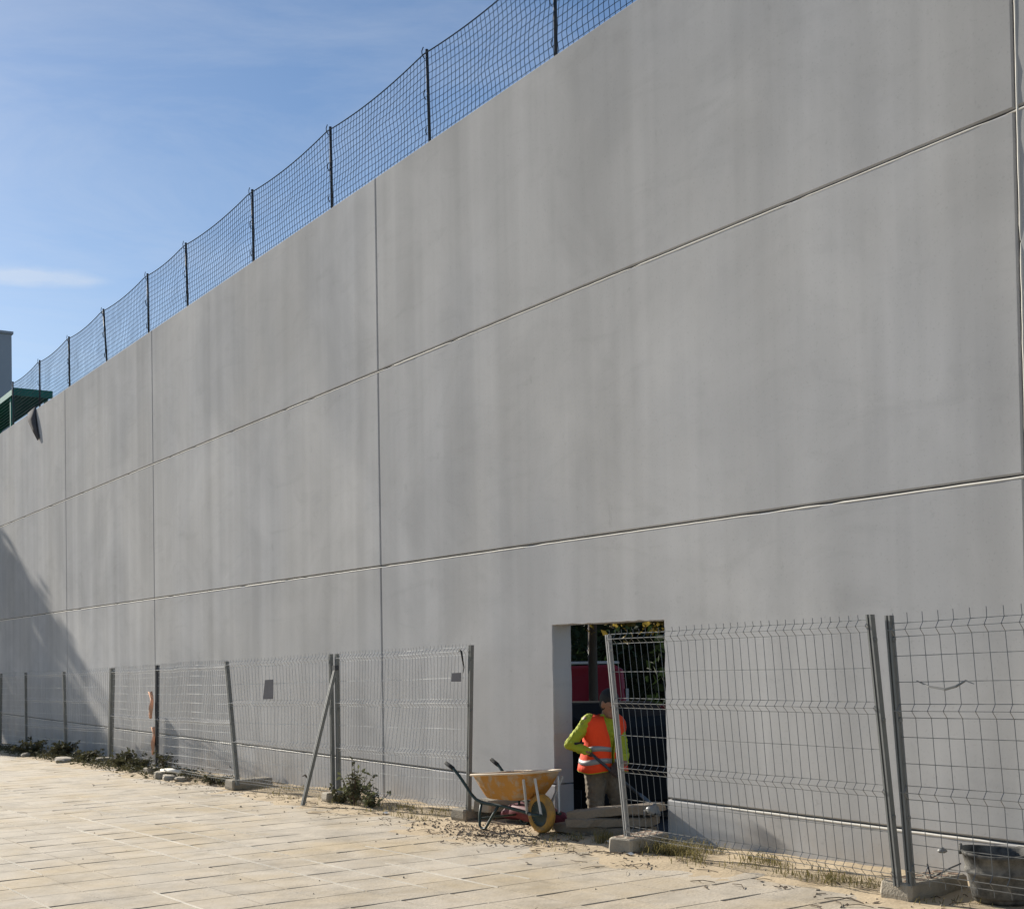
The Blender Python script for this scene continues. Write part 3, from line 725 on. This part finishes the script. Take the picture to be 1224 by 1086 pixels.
PX, PY, PZ = -10.22, 7.82, -.355
man = empty('person', (PX, PY, PZ), R(-5)); tag(man, 'worker in orange hi-vis vest and lime shirt bending over a tool in the doorway', 'person')
# local frame: faces +x, right hand towards -y, z from his soles
hip, chest, neck = Vector((-.02,0,.93)), Vector((.03,0,1.27)), Vector((.085,0,1.425))
head = Vector((.150,-.01,1.535))
shR, shL = Vector((.02,-.185,1.385)), Vector((.05,.14,1.35))
elR, haR = Vector((-.055,-.345,1.15)), Vector((.145,-.215,1.075))
elL, haL = Vector((.20,.10,1.08)), Vector((.34,.03,.97))
knR, anR = Vector((.03,-.115,.49)), Vector((-.02,-.12,.09)); knL, anL = Vector((.10,.13,.50)), Vector((.03,.14,.09))
HT = Matrix.Rotation(R(24), 3, 'Y')                                 # chin towards the chest
def hd(x, y, z): return head + HT @ Vector((x, y, z))
body = blob('body', [
    (hd(0,0,.02), hd(.0,0,-.005), .095, .088, (1.06,.84,1.12)),
    (hd(.035,0,-.06), hd(.07,0,-.075), .058, .045, (1,.95,1)),              # jaw
    (hd(.095,0,.0), hd(.112,0,-.028), .009, .015),                             # nose
    (hd(.083,0,.03), hd(.085,.001,.03), .020, .02, (.6,2.0,.5)),               # brow
    (hd(-.005,-.082,-.015), hd(.0,-.084,.02), .016, .02, (1.1,.6,1.2)), (hd(-.005,.082,-.015), hd(.0,.084,.02), .016, .02, (1.1,.6,1.2)),
    (hd(.100,-.018,-.062), hd(.100,.018,-.062), .010, .010, (.8,1,.7)),        # lips
    (neck-Vector((.02,0,.05)), hd(-.01,0,-.05), .058, .055),
    (hip, chest, .135, .14, (.85,1.15,1)), (chest, neck-Vector((0,0,.06)), .14, .07, (.85,1.2,1)),
    (shR, elR, .055, .042), (elR, haR+Vector((-.03,-.03,.01)), .042, .030), (shL, elL, .055, .042), (elL, haL, .042, .03),
    (hip+Vector((0,-.09,-.03)), knR, .088, .055), (knR, anR, .055, .038), (hip+Vector((0,.09,-.03)), knL, .088, .055), (knL, anL, .055, .038),
], 'skin', man, .011, 4)
for s_ in (-1, 1):
    MB().lathe([(.0001,.011),(.008,.008),(.011,0),(.008,-.008),(.0001,-.011)], hd(.078,s_*.032,.012), n=10).build('eye', MT['hair'], man)
blob('hair', [(hd(-.030,0,.045), hd(-.028,0,.01), .103, .098, (1.03,.92,1.06)), (hd(.03,0,.075), hd(.115,0,.062), .055, .03, (1,1.25,.45)), (hd(-.055,0,-.02), hd(-.06,0,-.06), .062, .045, (.8,1.15,1)), (hd(.04,0,.095), hd(.07,0,.085), .04, .03, (1,1.5,.7))], 'hair', man, .010, 3)
blob('trousers', [(hip+Vector((0,0,.09)), hip+Vector((0,0,-.02)), .150, .160, (.88,1.12,1)), (hip+Vector((0,-.085,-.05)), knR, .118, .082), (knR, anR+Vector((0,0,.03)), .082, .072), (hip+Vector((0,.09,-.05)), knL, .118, .082), (knL, anL+Vector((0,0,.03)), .082, .072),
    (knR+Vector((-.03,0,.10)), knR+Vector((-.05,0,-.02)), .05, .05), (anR+Vector((.0,0,.07)), anR+Vector((.01,0,.04)), .078, .075)], 'trouser', man, .012, 3, .016)
blob('shirt', [(hip+Vector((0,0,.0)), chest, .150, .152, (.88,1.16,1)), (chest, neck-Vector((.0,0,.05)), .150, .078, (.88,1.22,1)), (shR+Vector((0,.02,.0)), elR, .072, .058), (elR, haR.lerp(elR,.22), .060, .044), (shL, elL, .072, .058), (elL, haL.lerp(elL,.2), .060, .044), (elR+Vector((0,.01,.02)), elR+Vector((.04,.02,-.01)), .06, .056),
    (neck-Vector((.02,0,.03)), neck+Vector((0,0,-.005)), .066, .064)], 'lime', man, .010, 3, .013)
# vest: open shell round the torso, built from horizontal sections
def vest_ring(z, cx, ax, ay, gap, n=30):
    out = []
    for j in range(n+1):
        a = gap+(2*math.pi-2*gap)*j/n
        ex = 2.4; ca_, sa_ = math.cos(a), math.sin(a)
        kf = 1+.030*noise.noise(Vector((3*math.cos(a), 3*math.sin(a), z*7)))+.018*noise.noise(Vector((8*math.cos(a), 8*math.sin(a), z*10)))
        out.append((cx+kf*ax*math.copysign(abs(ca_)**(2/ex), ca_), kf*ay*math.copysign(abs(sa_)**(2/ex), sa_), z+.012*math.sin(3*a+z*9)))
    return out
secs = [(.88,-.01,.190,.250,.04),(.93,-.012,.184,.242,.04),(1.0,-.005,.175,.228,.04),(1.08,.0,.170,.208,.05),(1.16,.01,.168,.200,.09),(1.24,.022,.164,.208,.16),(1.30,.028,.160,.220,.24),(1.35,.03,.152,.210,.30),(1.395,.037,.132,.188,.38),(1.43,.042,.108,.140,.48)]
b = MB(); vr = [vest_ring(*q) for q in secs]; b.loft(vr, False, False, True, closed=False)
vest = b.build('vest', MT['orange'], man); md = vest.modifiers.new('t','SOLIDIFY'); md.thickness = .008; md.offset = 1
for z0, z1 in ((.955,1.005),(1.075,1.125)):
    b = MB(); rg = []
    for z in (z0, z1):
        for q0, q1 in zip(secs, secs[1:]):
            if q0[0] <= z <= q1[0]:
                t = (z-q0[0])/(q1[0]-q0[0]); q = [p0+(p1-p0)*t for p0, p1 in zip(q0, q1)]; q[2] += .009; q[3] += .009; rg.append(vest_ring(*q)); break
    b.loft(rg, False, False, True, closed=False); o = b.build('reflective_band', MT['reflect'], man); md = o.modifiers.new('t','SOLIDIFY'); md.thickness = .004; md.offset = 1
for s_ in (-1,1):                                                                                   # lime edging
    pts = [vr[i][0 if s_ < 0 else -1] for i in range(len(vr))]; MB().tube(pts, .007, 5, False).build('edging', MT['lime'], man)
MB().tube(vr[0], .008, 5, False).build('hem', MT['lime'], man)
for an, kn in ((anR,'r'), (anL,'l')):
    blob('boot', [(an+Vector((-.03,0,-.03)), an+Vector((.0,0,.06)), .052, .05), (an+Vector((-.03,0,-.045)), an+Vector((.15,0,-.05)), .045, .038, (1,1.1,.9))], 'boot', man, .012, 2)
# tool held in both hands, and the gloved hands round it
tool0, tool1 = haR+Vector((-.10,-.07,.075)), Vector((.62,.42,.36))
tdir = (tool1-tool0).normalized()
def hand(c, sgn, back):
    """palm beside the handle, four fingers wrapped round it and a thumb against them"""
    c = Vector(c); side = tdir.cross(back).normalized(); caps = []
    palm = c + back*.034
    caps.append((palm-tdir*.032, palm+tdir*.032, .024, .026, (1,1,1)))
    caps.append((palm-tdir*.01+back*.01, palm+back*.05-tdir*.02, .026, .024))
    for i, ln in enumerate((.90,1.0,.95,.78)):
        o = tdir*(-.033+.022*i); r_ = .0095
        k0 = c+o+back*.036+side*.020; k1 = c+o+back*.016+side*.034*ln; k2 = c+o-back*.016+side*.026*ln; k3 = c+o-back*.026+side*.004
        caps += [(k0,k1,r_*1.1,r_), (k1,k2,r_,r_*.95), (k2,k3,r_*.95,r_*.85)]
    t0 = palm-tdir*.03-side*.016; t1 = c-tdir*.052-side*.030+back*.008; t2 = c-tdir*.040-side*.022-back*.018
    caps += [(t0,t1,.012,.011), (t1,t2,.011,.0095)]
    return blob('glove', caps, 'glove', man, .0055, 2)
hand(tool0+tdir*.13, 1, (elR-haR).normalized()*.6+Vector((0,-.5,.3)).normalized()*.4)
hand(tool0+tdir*.42, -1, (elL-(tool0+tdir*.42)).normalized())
tl = empty('shovel', Vector((PX,PY,PZ))+Matrix.Rotation(R(-5),3,'Z') @ tool0, R(-5)); tag(tl, 'dark-handled shovel held across the body of the worker', 'tool')
MB().tube([(0,0,0), tdir*.36, tdir*.72], [.014,.0155,.0165], 8).build('shaft', MT['postdk'], tl)
MB().tube([tdir*-.02-Vector((0,.05,0)), tdir*-.02+Vector((0,.05,0))], .013, 6).build('grip', MT['rubber'], tl)
sd = tdir.cross(Vector((0,0,1))).normalized(); un = sd.cross(tdir)
b = MB(); b.loft([[tdir*(.72+.29*t)+sd*w2*s_+un*(.02*abs(s_)-.01) for s_ in (-1,-.5,0,.5,1)] for t, w2 in ((0,.03),(.12,.10),(.6,.11),(.85,.08),(1,.015))], False, False, True, closed=False)
o = b.build('blade', MT['postdk'], tl); md = o.modifiers.new('t','SOLIDIFY'); md.thickness = .004

# ------------------------------------------------------------------ street behind the wall
SZ = -.40
kb = MB().box((-20, 10.75, SZ+.065), (80, .16, .13)); tag(kb.build('kerb', MT['kerb']), kind='structure')
def car(name, loc, rz, label, L_, prof, win, wx, wr, lamps, extra=None, paint='carred'):
    e = empty(name, loc, rz); tag(e, label, 'car'); hw = .86
    b = MB(); rings = []
    pr = [Vector((x, 0, z)) for x, z in prof]
    for y, ins in ((-hw,.0), (-hw*.94,0), (hw*.94,0), (hw,.0)):
        rg = []
        for p in pr:
            t = max(0, (p.z-.85)/.9); yy = y*(1-.16*t); s_ = .985 if abs(y) == hw else 1
            rg.append((p.x*s_, yy, .25+(p.z-.25)*(.985 if abs(y) == hw else 1)))
        rings.append(rg)
    b.loft(rings, True, True, False); o = b.build('body', MT[paint], e); md = o.modifiers.new('b','BEVEL'); md.width = .035; md.segments = 2; md.limit_method = 'ANGLE'
    for poly in win:
        for s_ in (-1, 1):
            f = [(x, s_*(hw*(1-.16*max(0,(z-.85)/.9))+.008), z) for x, z in poly]; f2 = [(x, y-s_*.03, z) for x, y, z in f]
            MB().loft([f, f2], True, True, False).build('window', MT['glass'], e)
    MB().box((0,0,.36), (L_*.985, hw*2.02, .22)).build('sill_trim', MT['blackp'], e)
    for x in wx:
        for s_ in (-1, 1):
            w_ = empty('wheel', (x, s_*(hw-.08), wr)); w_.parent = e
            MB().lathe([(wr*.62,-.10),(wr*.95,-.10),(wr,-.07),(wr,.07),(wr*.95,.10),(wr*.62,.10)], axis='Y', n=22).build('tyre', MT['rubber'], w_)
            MB().lathe([(wr*.62,s_*.10),(wr*.58,s_*.07),(wr*.2,s_*.06),(.001,s_*.075)], axis='Y', n=16).build('rim', MT['galvlt'], w_)
    for (x, z, w2, h2, dpt) in lamps:
        for s_ in (-1, 1): MB().box((x, s_*hw*.80, z), (dpt, w2, h2)).build('lamp', MT['chrome'], e)
    if extra: extra(e)
    return e
vanp = [(-2.15,.25),(-2.18,.80),(-2.05,1.02),(-1.30,1.12),(-.70,1.72),(-.45,1.84),(1.95,1.90),(2.12,1.80),(2.18,.95),(2.16,.25)]
def vx(e):
    MB().box((.6,0,1.925), (2.9,1.30,.035)).build('roof_rail', MT['white'], e)
    for x_ in (.2, 1.55): MB().box((x_,-.862,1.05), (.012,.02,.95)).build('door_seam', MT['blackp'], e)
    MB().box((.34,-.872,1.02), (.16,.03,.035)).build('door_handle', MT['blackp'], e)
    MB().box((2.18,0,.50), (.10,1.7,.24)).build('bumper', MT['blackp'], e)
    MB().box((2.165,0,1.45), (.03,1.25,.40)).build('rear_window', MT['glass'], e)
    MB().box((.3,-.885,.85), (3.2,.02,.05)).build('side_moulding', MT['blackp'], e)
car('red_van', (-19.1, 12.36, SZ), R(56.5), 'dark red van parked on the street seen through the doorway', 4.3, vanp, [[(-.95,1.15),(-.58,1.60),(-.02,1.66),(-.02,1.15)]], (-1.35,1.35), .31, [(2.17,1.28,.16,.40,.05),(-2.12,.85,.30,.16,.12)], vx)
carp = [(-2.0,.25),(-2.05,.62),(-1.9,.85),(-1.0,.95),(-.35,1.40),(.9,1.44),(1.55,1.05),(2.0,.98),(2.06,.6),(2.03,.25)]
car('red_car', (-18.6, 17.9, SZ), math.pi, 'second red car parked farther back, right of the red van in the doorway', 4.0, carp, [[(-.85,.98),(-.35,1.33),(.2,1.36),(.2,.98)],[(.28,.98),(.28,1.36),(.85,1.36),(1.35,1.05)]], (-1.25,1.25), .30, [(-2.02,.72,.34,.14,.10),(2.02,.78,.28,.16,.10)])

blk = [(-1.9,.25),(-1.95,.62),(-1.8,.92),(-1.0,1.0),(-.4,1.42),(1.3,1.46),(1.75,1.28),(1.95,.95),(1.97,.25)]
def bx_(e):
    MB().box((1.80,0,1.17), (.03,1.15,.26), M=Matrix.Rotation(R(-24),3,'Y')).build('rear_window', MT['glass'], e)
    MB().tube([(-.9,-.62,1.50),(.62,-.62,1.51)], .022, 6).build('roof_bar', MT['galvlt'], e)
car('filler_car', (-14.3, 10.0, SZ), R(0), 'black hatchback added close behind the doorway to fill its shaded lower part with black', 3.9, blk, [[(-.85,1.03),(-.4,1.35),(.25,1.38),(.25,1.03)],[(.33,1.03),(.33,1.38),(1.2,1.38),(1.5,1.08)]], (-1.2,1.2), .30, [(1.93,.80,.22,.14,.06),(-1.9,.72,.30,.14,.10)], bx_, 'carblack')  # car added so the lower doorway view turns black

def tree(name, base, h, crown, lf, label, nleaf, lsize, trunk_r, seed, group=None, limbs=7, clump=(.16,.34)):
    """crown: list of (centre, radius xyz); leaves gather in clumps at the ends of limbs"""
    rn = random.Random(seed); e = empty(name, base); tag(e, label, 'tree', group); B0 = Vector(base)
    b = MB(); pts = []; 
    for i in range(7):
        t = i/6; pts.append((.10*fbm(seed,t*2,1)*t, .10*fbm(seed+4,t*2,2)*t, h*t))
    b.tube(pts, [trunk_r*(1.25 if i == 0 else 1-.45*i/6) for i in range(7)], 9); b.build('trunk', MT['bark'], e)
    ends = []; lb = MB()
    for c, rad in crown:
        c = Vector(c)-B0
        for k in range(limbs):
            d = Vector((rn.gauss(0,1), rn.gauss(0,1), rn.gauss(.2,.8))).normalized(); f_ = rn.uniform(.35,.95)
            tip = c+Vector((d.x*rad[0], d.y*rad[1], d.z*rad[2]))*f_; st = Vector(pts[rn.choice((3,4,5,6))])
            mid = st.lerp(tip,.5)+Vector((rn.gauss(0,.15),rn.gauss(0,.15),rn.uniform(0,.3)))
            lb.tube([st, mid, tip], [trunk_r*.4, trunk_r*.25, trunk_r*.08], 5, False); ends.append(tip)
    tag(lb.build('limbs', MT['bark'], e), kind='stuff')
    lv = MB(); cl = []
    for c, rad in crown:
        c = Vector(c)-B0
        for k in range(26):
            while True:
                d = Vector((rn.uniform(-1,1), rn.uniform(-1,1), rn.uniform(-1,1)))
                if d.length < 1: break
            d = d.normalized()*d.length**.5; cl.append((c+Vector((d.x*rad[0], d.y*rad[1], d.z*rad[2])), rn.uniform(*clump)*min(rad)))
    cl += [(p, .25*min(crown[0][1])) for p in ends]
    for k in range(nleaf):
        c, r_ = rn.choice(cl); p = c+Vector((rn.gauss(0,r_*.6), rn.gauss(0,r_*.6), rn.gauss(0,r_*.5)))
        a = Vector((rn.gauss(0,1), rn.gauss(0,1), rn.gauss(-.3,.7))).normalized()*lsize*rn.uniform(.6,1.2); s_ = a.cross(Vector((rn.gauss(0,1),rn.gauss(0,1),rn.gauss(0,1)))).normalized()*lsize*.38
        m_ = p+a*.5+Vector((0,0,-.02)); lv.add([p, m_+s_, p+a, m_-s_], [(0,1,2,3)])
    tag(lv.build('crown', MT[lf], e), kind='stuff'); return e
tree('street_tree', (-16.35, 12.35, SZ), 6.0, [((-16.4,12.4,5.6),(2.8,2.4,1.8)), ((-14.6,11.9,2.85),(1.5,1.2,.75))], 'leafy', 'slim street tree with yellowing leaves just behind the doorway', 5200, .13, .085, 3, 'street trees behind the wall')
tree('street_tree', (-21.5, 15.2, SZ), 6.5, [((-21.5,15.2,5.4),(3.4,2.6,2.6)), ((-19.6,15.6,3.6),(2.0,1.5,1.2))], 'leafd', 'dark leafy street tree added beyond the red van to shade the street', 7000, .20, .16, 4, 'street trees behind the wall')  # this and the next two trees are added to darken the street
tree('street_tree', (-27.0, 13.5, SZ), 6.5, [((-27,13.2,5.0),(3.2,3.2,3.0))], 'leafd', 'dense dark street tree added out of view, left of the doorway view, to shade the street', 6000, .22, .17, 5, 'street trees behind the wall')
tree('street_tree', (-29.5, 19.5, SZ), 7.0, [((-29.5,19.5,4.6),(4.2,3.0,3.8))], 'leafd', 'farthest dark street tree behind the doorway, added to shade the street', 7000, .24, .18, 6, 'street trees behind the wall')
# clipped hedge closing the view
hg = MB(); rn = random.Random(5)
for k in range(9000):
    x = rn.uniform(-46,-18); p = Vector((x, 24+rn.uniform(-.5,.8)+.4*math.sin(x), SZ+rn.uniform(.1,4.2+.5*math.sin(x*1.3))))
    a = Vector((rn.gauss(0,1),rn.gauss(0,1),rn.gauss(0,1))).normalized()*.34; s_ = a.cross(Vector((rn.gauss(0,1),rn.gauss(0,1),rn.gauss(0,1)))).normalized()*.15
    hg.add([p, p+a*.5+s_, p+a, p+a*.5-s_], [(0,1,2,3)])
h_ = empty('tall_hedge', (-32,24.4,SZ)); tag(h_, 'tall dark hedge closing the street behind the cars', 'hedge')
o = tag(hg.build('foliage', MT['leafd'], h_), kind='stuff'); o.matrix_parent_inverse = Matrix.Translation((32,-24.4,-SZ))
core = MB(); core.loft([[(-46+1.4*i, y0, z) for i in range(21)] for y0, z in ((24.3,SZ),(24.2,3.4),(24.8,3.5),(24.9,SZ))], False, False, False, closed=False)
o = core.build('branches', MT['leafd'], h_); o.matrix_parent_inverse = Matrix.Translation((32,-24.4,-SZ))
# street sign
sg = empty('warning_sign', (-19.85, 14.9, SZ)); tag(sg, 'white triangular road sign on a thin pole beside the tree trunk', 'sign')
MB().tube([(0,0,0),(0,0,2.75)], .028, 8).build('pole', MT['galvlt'], sg)
d_ = Vector((.8,-.6,0)); s_ = Vector((.6,.8,0)); cc = Vector((0,0,2.35))+d_*.05
d_ = Vector((.35,.94,0)); s_ = Vector((.94,-.35,0)); cc = Vector((0,0,2.3))+d_*.05
tri = [cc-s_*.27-Vector((0,0,.18)), cc+s_*.27-Vector((0,0,.18)), cc+Vector((0,0,.29))]
MB().loft([tri, [p-d_*.02 for p in tri]], True, True, False).build('board', MT['white'], sg)
# ------------------------------------------------------------------ tree left of the picture whose shade falls on the wall
tree('shade_tree', (-49.0, 5.2, gz(-45)), 7.4, [((-47.8,5.8,8.1),(2.2,1.85,2.0)), ((-50.9,5.6,9.3),(2.2,1.9,2.0)), ((-49.1,5.7,7.5),(2.4,1.8,1.7))], 'leaf', 'broad green tree beside the wall, left of the picture, shading it', 15000, .24, .20, 11, clump=(.10,.22))

# ------------------------------------------------------------------ plants and litter
def weed(x, y, h, spread, nst, m, label, seed, lsize=.06, group='weeds along the foot of the wall'):
    rn = random.Random(seed); e = empty('weed_plant', (x, y, sz(x,y)-.01)); tag(e, label, 'weed', group); st = MB(); lv = MB()
    for k in range(nst):
        a = rn.uniform(0,2*math.pi); sp = spread*rn.uniform(.1,1); hh = h*rn.uniform(.45,1)
        tip = Vector((math.cos(a)*sp, math.sin(a)*sp*.6, hh)); mid = tip*.5+Vector((rn.gauss(0,.03),rn.gauss(0,.03),hh*.12))
        st.tube([(0,0,0), mid, tip], [.007,.005,.002], 4, False)
        for q in range(rn.randint(9,15)):
            t = rn.uniform(.2,1); p = mid*(2*t)*(1-t)+tip*t*t if t < 1 else tip
            d = Vector((rn.gauss(0,1),rn.gauss(0,1),rn.gauss(.2,.6))).normalized()*lsize*rn.uniform(.6,1.3); s_ = d.cross(Vector((rn.gauss(0,1),rn.gauss(0,1),rn.gauss(0,1)))).normalized()*lsize*.3
            lv.add([p, p+d*.45+s_, p+d+Vector((0,0,-.01)), p+d*.45-s_], [(0,1,2,3)])
    tag(st.build('stems', MT['twig'], e), kind='stuff'); tag(lv.build('foliage', MT[m], e), kind='stuff'); return e
weed(-14.05,6.98,.44,.42,22,'weed','tall leafy weed at the foot of the paired fence posts',1,.062)
weed(-13.62,7.0,.26,.36,20,'weed','low greyish weed right of the tall leafy weed',2,.06)
weed(-14.4,6.98,.22,.30,16,'weeddk','dry weed tuft beside the brace pole',3,.06)
weed(-13.9,6.92,.58,.10,4,'weeddk','dark seed stalk rising from the leafy weed',4,.07)
weed(-20.9,7.0,.42,.32,16,'weeddk','spindly weed right of the post tied with cloth',5,.07)
weed(-20.2,6.95,.22,.5,20,'weeddk','low weeds beside the broken slab pile',6,.07)
weed(-23.3,7.05,.30,.6,28,'weeddk','dark bushy weed in front of the double fence post',7,.10)
weed(-22.3,7.0,.22,.6,22,'weeddk','low dark weed between bushy weed and cloth post',8,.08)
weed(-25.6,7.0,.25,.7,24,'weeddk','low dark weed in shade, third clump from the left',9,.09)
weed(-27.4,7.0,.34,.7,26,'weeddk','shaded weed clump, second from the left edge',10,.10)
weed(-29.6,6.9,.36,.9,28,'weeddk','shaded weed clump nearest the left edge',11,.10)
weed(-18.5,6.95,.14,.6,18,'weeddk','flat weed patch left of the long concrete foot',12,.06)
# pile of broken paving at the far fence
def rubble(x, y, s_, seed, label):
    rn = random.Random(seed); b = MB(); rings = []
    for z, k in ((0,.95),(.5,1),(.85,.85),(1,.5)):
        rings.append([(x+math.cos(a)*s_[0]*k*rn.uniform(.8,1.1), y+math.sin(a)*s_[1]*k*rn.uniform(.8,1.1), sz(x,y)-.01+z*s_[2]) for a in [2*math.pi*j/9+.2 for j in range(9)]])
    b.loft(rings, True, True, False); return tag(b.build('stone_lump', MT['block']), label, 'stone', 'stone lumps along the fence')
rubble(-20.35,6.72,(.16,.12,.13),1,'dark stone lump at the left end of the rubble by the far fence')
rubble(-19.95,6.75,(.24,.14,.08),2,'flat stone right of the dark lump by the far fence')
rubble(-19.5,6.78,(.15,.12,.07),3,'small stone at the right end of the far rubble')
rubble(-26.3,6.75,(.4,.2,.10),4,'shaded flat stone at the left, among dark weeds')
rubble(-28.8,6.6,(.14,.1,.10),5,'pale stone in the shade near the left edge')
b = MB().tube([(-20.3,6.72,gz(-20)+.13),(-19.9,6.76,gz(-20)+.15),(-19.6,6.78,gz(-20)+.14)], [.03,.035,.025], 6); tag(b.build('pale_stick', MT['mortar']), 'pale stick lying across the far rubble', 'stick')

# dead brush heaped along the shaded end of the fence
br = MB(); rn = random.Random(19)
for k in range(5200):
    x = rn.uniform(-33,-19.3); dens = .5+.5*fbm(x*.8, 4, 1)
    if rn.random() > .45+dens*.5: continue
    y = rn.gauss(6.95,.17); hh = (.03+.15*max(0,.4+.6*fbm(x*1.1,7,2)))*rn.random(); p_ = Vector((x, y, sz(x,y)+hh))
    d = Vector((rn.gauss(0,1),rn.gauss(0,1),rn.gauss(0,.5))).normalized()*rn.uniform(.03,.10); s_ = d.cross(Vector((rn.gauss(0,1),rn.gauss(0,1),rn.gauss(0,1)))).normalized()*.014
    br.add([p_, p_+d*.5+s_, p_+d, p_+d*.5-s_], [(0,1,2,3)])
tag(br.build('dead_brush', MT['weeddk']), 'dark dead brush heaped along the far fence', 'brush', kind='stuff')
gr = MB(); rn = random.Random(9)
def tuft(x, y, n, h, sp):
    z = sz(x, y)-.006
    for k in range(n):
        a = rn.uniform(0,2*math.pi); bx, by = x+rn.gauss(0,sp), y+rn.gauss(0,sp*.6); l = h*rn.uniform(.4,1.1); dx, dy = math.cos(a)*l*rn.uniform(.3,1.1), math.sin(a)*l*rn.uniform(.3,1.1); w2 = .0035
        px_, py_ = -math.sin(a)*w2, math.cos(a)*w2
        gr.add([(bx-px_,by-py_,z),(bx+px_,by+py_,z),(bx+dx*.5+px_*.7,by+dy*.5+py_*.7,z+l*.75),(bx+dx*.5-px_*.7,by+dy*.5-py_*.7,z+l*.75),(bx+dx,by+dy,z+l*.8)], [(0,1,2,3),(3,2,4)])
for k in range(15): tuft(rn.gauss(-8.3,.28), rn.gauss(7.10,.12), 42, .13, .07)
for k in range(9): tuft(rn.gauss(-9.15,.20), rn.gauss(7.02,.08), 32, .11, .06)
for k in range(9): tuft(rn.gauss(-7.35,.35), rn.gauss(7.15,.12), 26, .08, .09)
for k in range(9): tuft(rn.gauss(-6.4,.22), rn.gauss(6.95,.09), 30, .07, .08)
for k in range(110): tuft(rn.uniform(-22,-11.8), rn.gauss(7.12,.2), 12, .08, .09)
for k in range(36): tuft(rn.uniform(-10.2,-5.2), rn.gauss(7.0,.2), 9, .06, .10)
for k in range(40): tuft(rn.uniform(-32,-22), rn.gauss(7.0,.18), 14, .13, .12)
tag(gr.build('grass', MT['grass']), 'dry grass tufts along the foot of the wall', 'grass', kind='stuff')

tw_ = MB(); pb = MB(); lf = MB(); rn = random.Random(21)
def top(x, y): return max(sz(x, y), gz(x)) if y > 5.75 else gz(x)
for k in range(300):
    r_ = rn.random()
    if r_ < .65: x, y = rn.uniform(-22,-5.2), rn.gauss(6.62,.24)
    elif r_ < .92: x, y = rn.gauss(-10.3,.7), rn.gauss(6.6,.22)
    else: x, y = rn.uniform(-20,-5), rn.uniform(3,6.6)
    if y > W-.05: continue
    z = top(x, y)+.007; a = rn.gauss(0,.5) if rn.random() < .6 else rn.uniform(0,6.28); l = rn.uniform(.04,.22); q = rn.uniform(.0015,.004)
    d = Vector((math.cos(a), math.sin(a), 0))*l; nn = Vector((-d.y, d.x, 0))*rn.gauss(0,.10)
    tw_.tube([Vector((x,y,z)), Vector((x,y,z+rn.uniform(0,.012)))+d*.5+nn, Vector((x,y,z))+d], q, 4, False)
    if rn.random() < .6:                                                       # curled dead leaf beside it
        p = Vector((x+rn.gauss(0,.08), y+rn.gauss(0,.05), z)); s_ = rn.uniform(.015,.04); c_ = rn.uniform(0,6.28); u_ = Vector((math.cos(c_), math.sin(c_), 0))*s_; v_ = Vector((-u_.y, u_.x, 0))*.6
        lf.add([p-u_, p+v_+Vector((0,0,.006)), p+u_+Vector((0,0,.012)), p-v_+Vector((0,0,.004))], [(0,1,2,3)])
for k in range(1500):
    r_ = rn.random()
    if r_ < .5: x, y = rn.gauss(-10.65,.55), rn.gauss(6.72,.20); s_ = abs(rn.gauss(0,.0065))+.003
    elif r_ < .8: x, y = rn.uniform(-20,-4.8), rn.gauss(6.8,.28); s_ = abs(rn.gauss(0,.0055))+.003
    elif r_ < .86: x, y = rn.uniform(-16,-4.5), rn.uniform(3.0,6.8); s_ = abs(rn.gauss(0,.004))+.002
    else: continue
    if y > W-.05: continue
    z = top(x, y)+s_*.3; vs = [(x+s_*rn.uniform(.7,1.3),y,z),(x,y+s_*rn.uniform(.6,1.2),z),(x-s_*rn.uniform(.7,1.3),y,z),(x,y-s_*rn.uniform(.6,1.2),z),(x,y,z+s_*.8),(x,y,z-s_*.6)]
    pb.add(vs, [(0,1,4),(1,2,4),(2,3,4),(3,0,4),(1,0,5),(2,1,5),(3,2,5),(0,3,5)])
tag(tw_.build('twig_litter', MT['twig']), 'scattered dry twigs on the paving', 'twigs', kind='stuff')
tag(lf.build('leaf_litter', MT['twig']), 'scattered dead leaves on the paving', 'leaves', kind='stuff')
tag(pb.build('gravel', MT['pebble']), 'loose gravel and crumbs round the wheelbarrow', 'gravel', kind='stuff')
# white paper scraps
for k, (x, y, s_, lab) in enumerate(((-8.45,6.72,.035,'white paper scrap in front of the concrete foot at the doorway'), (-12.9,6.8,.04,'white paper scrap near the fence left of the wheelbarrow'), (-9.1,7.0,.03,'pale crumb of paper beside the wheel'))):
    z = top(x,y)+.012; sheet('paper_scrap', [[(x-s_,y-s_*.6,z),(x,y-s_*.7,z+.012),(x+s_,y-s_*.5,z)],[(x-s_*.8,y+s_*.6,z+.004),(x,y+s_*.5,z+.018),(x+s_*1.1,y+s_*.6,z+.002)]], 'white', lab, 'paper', .002)
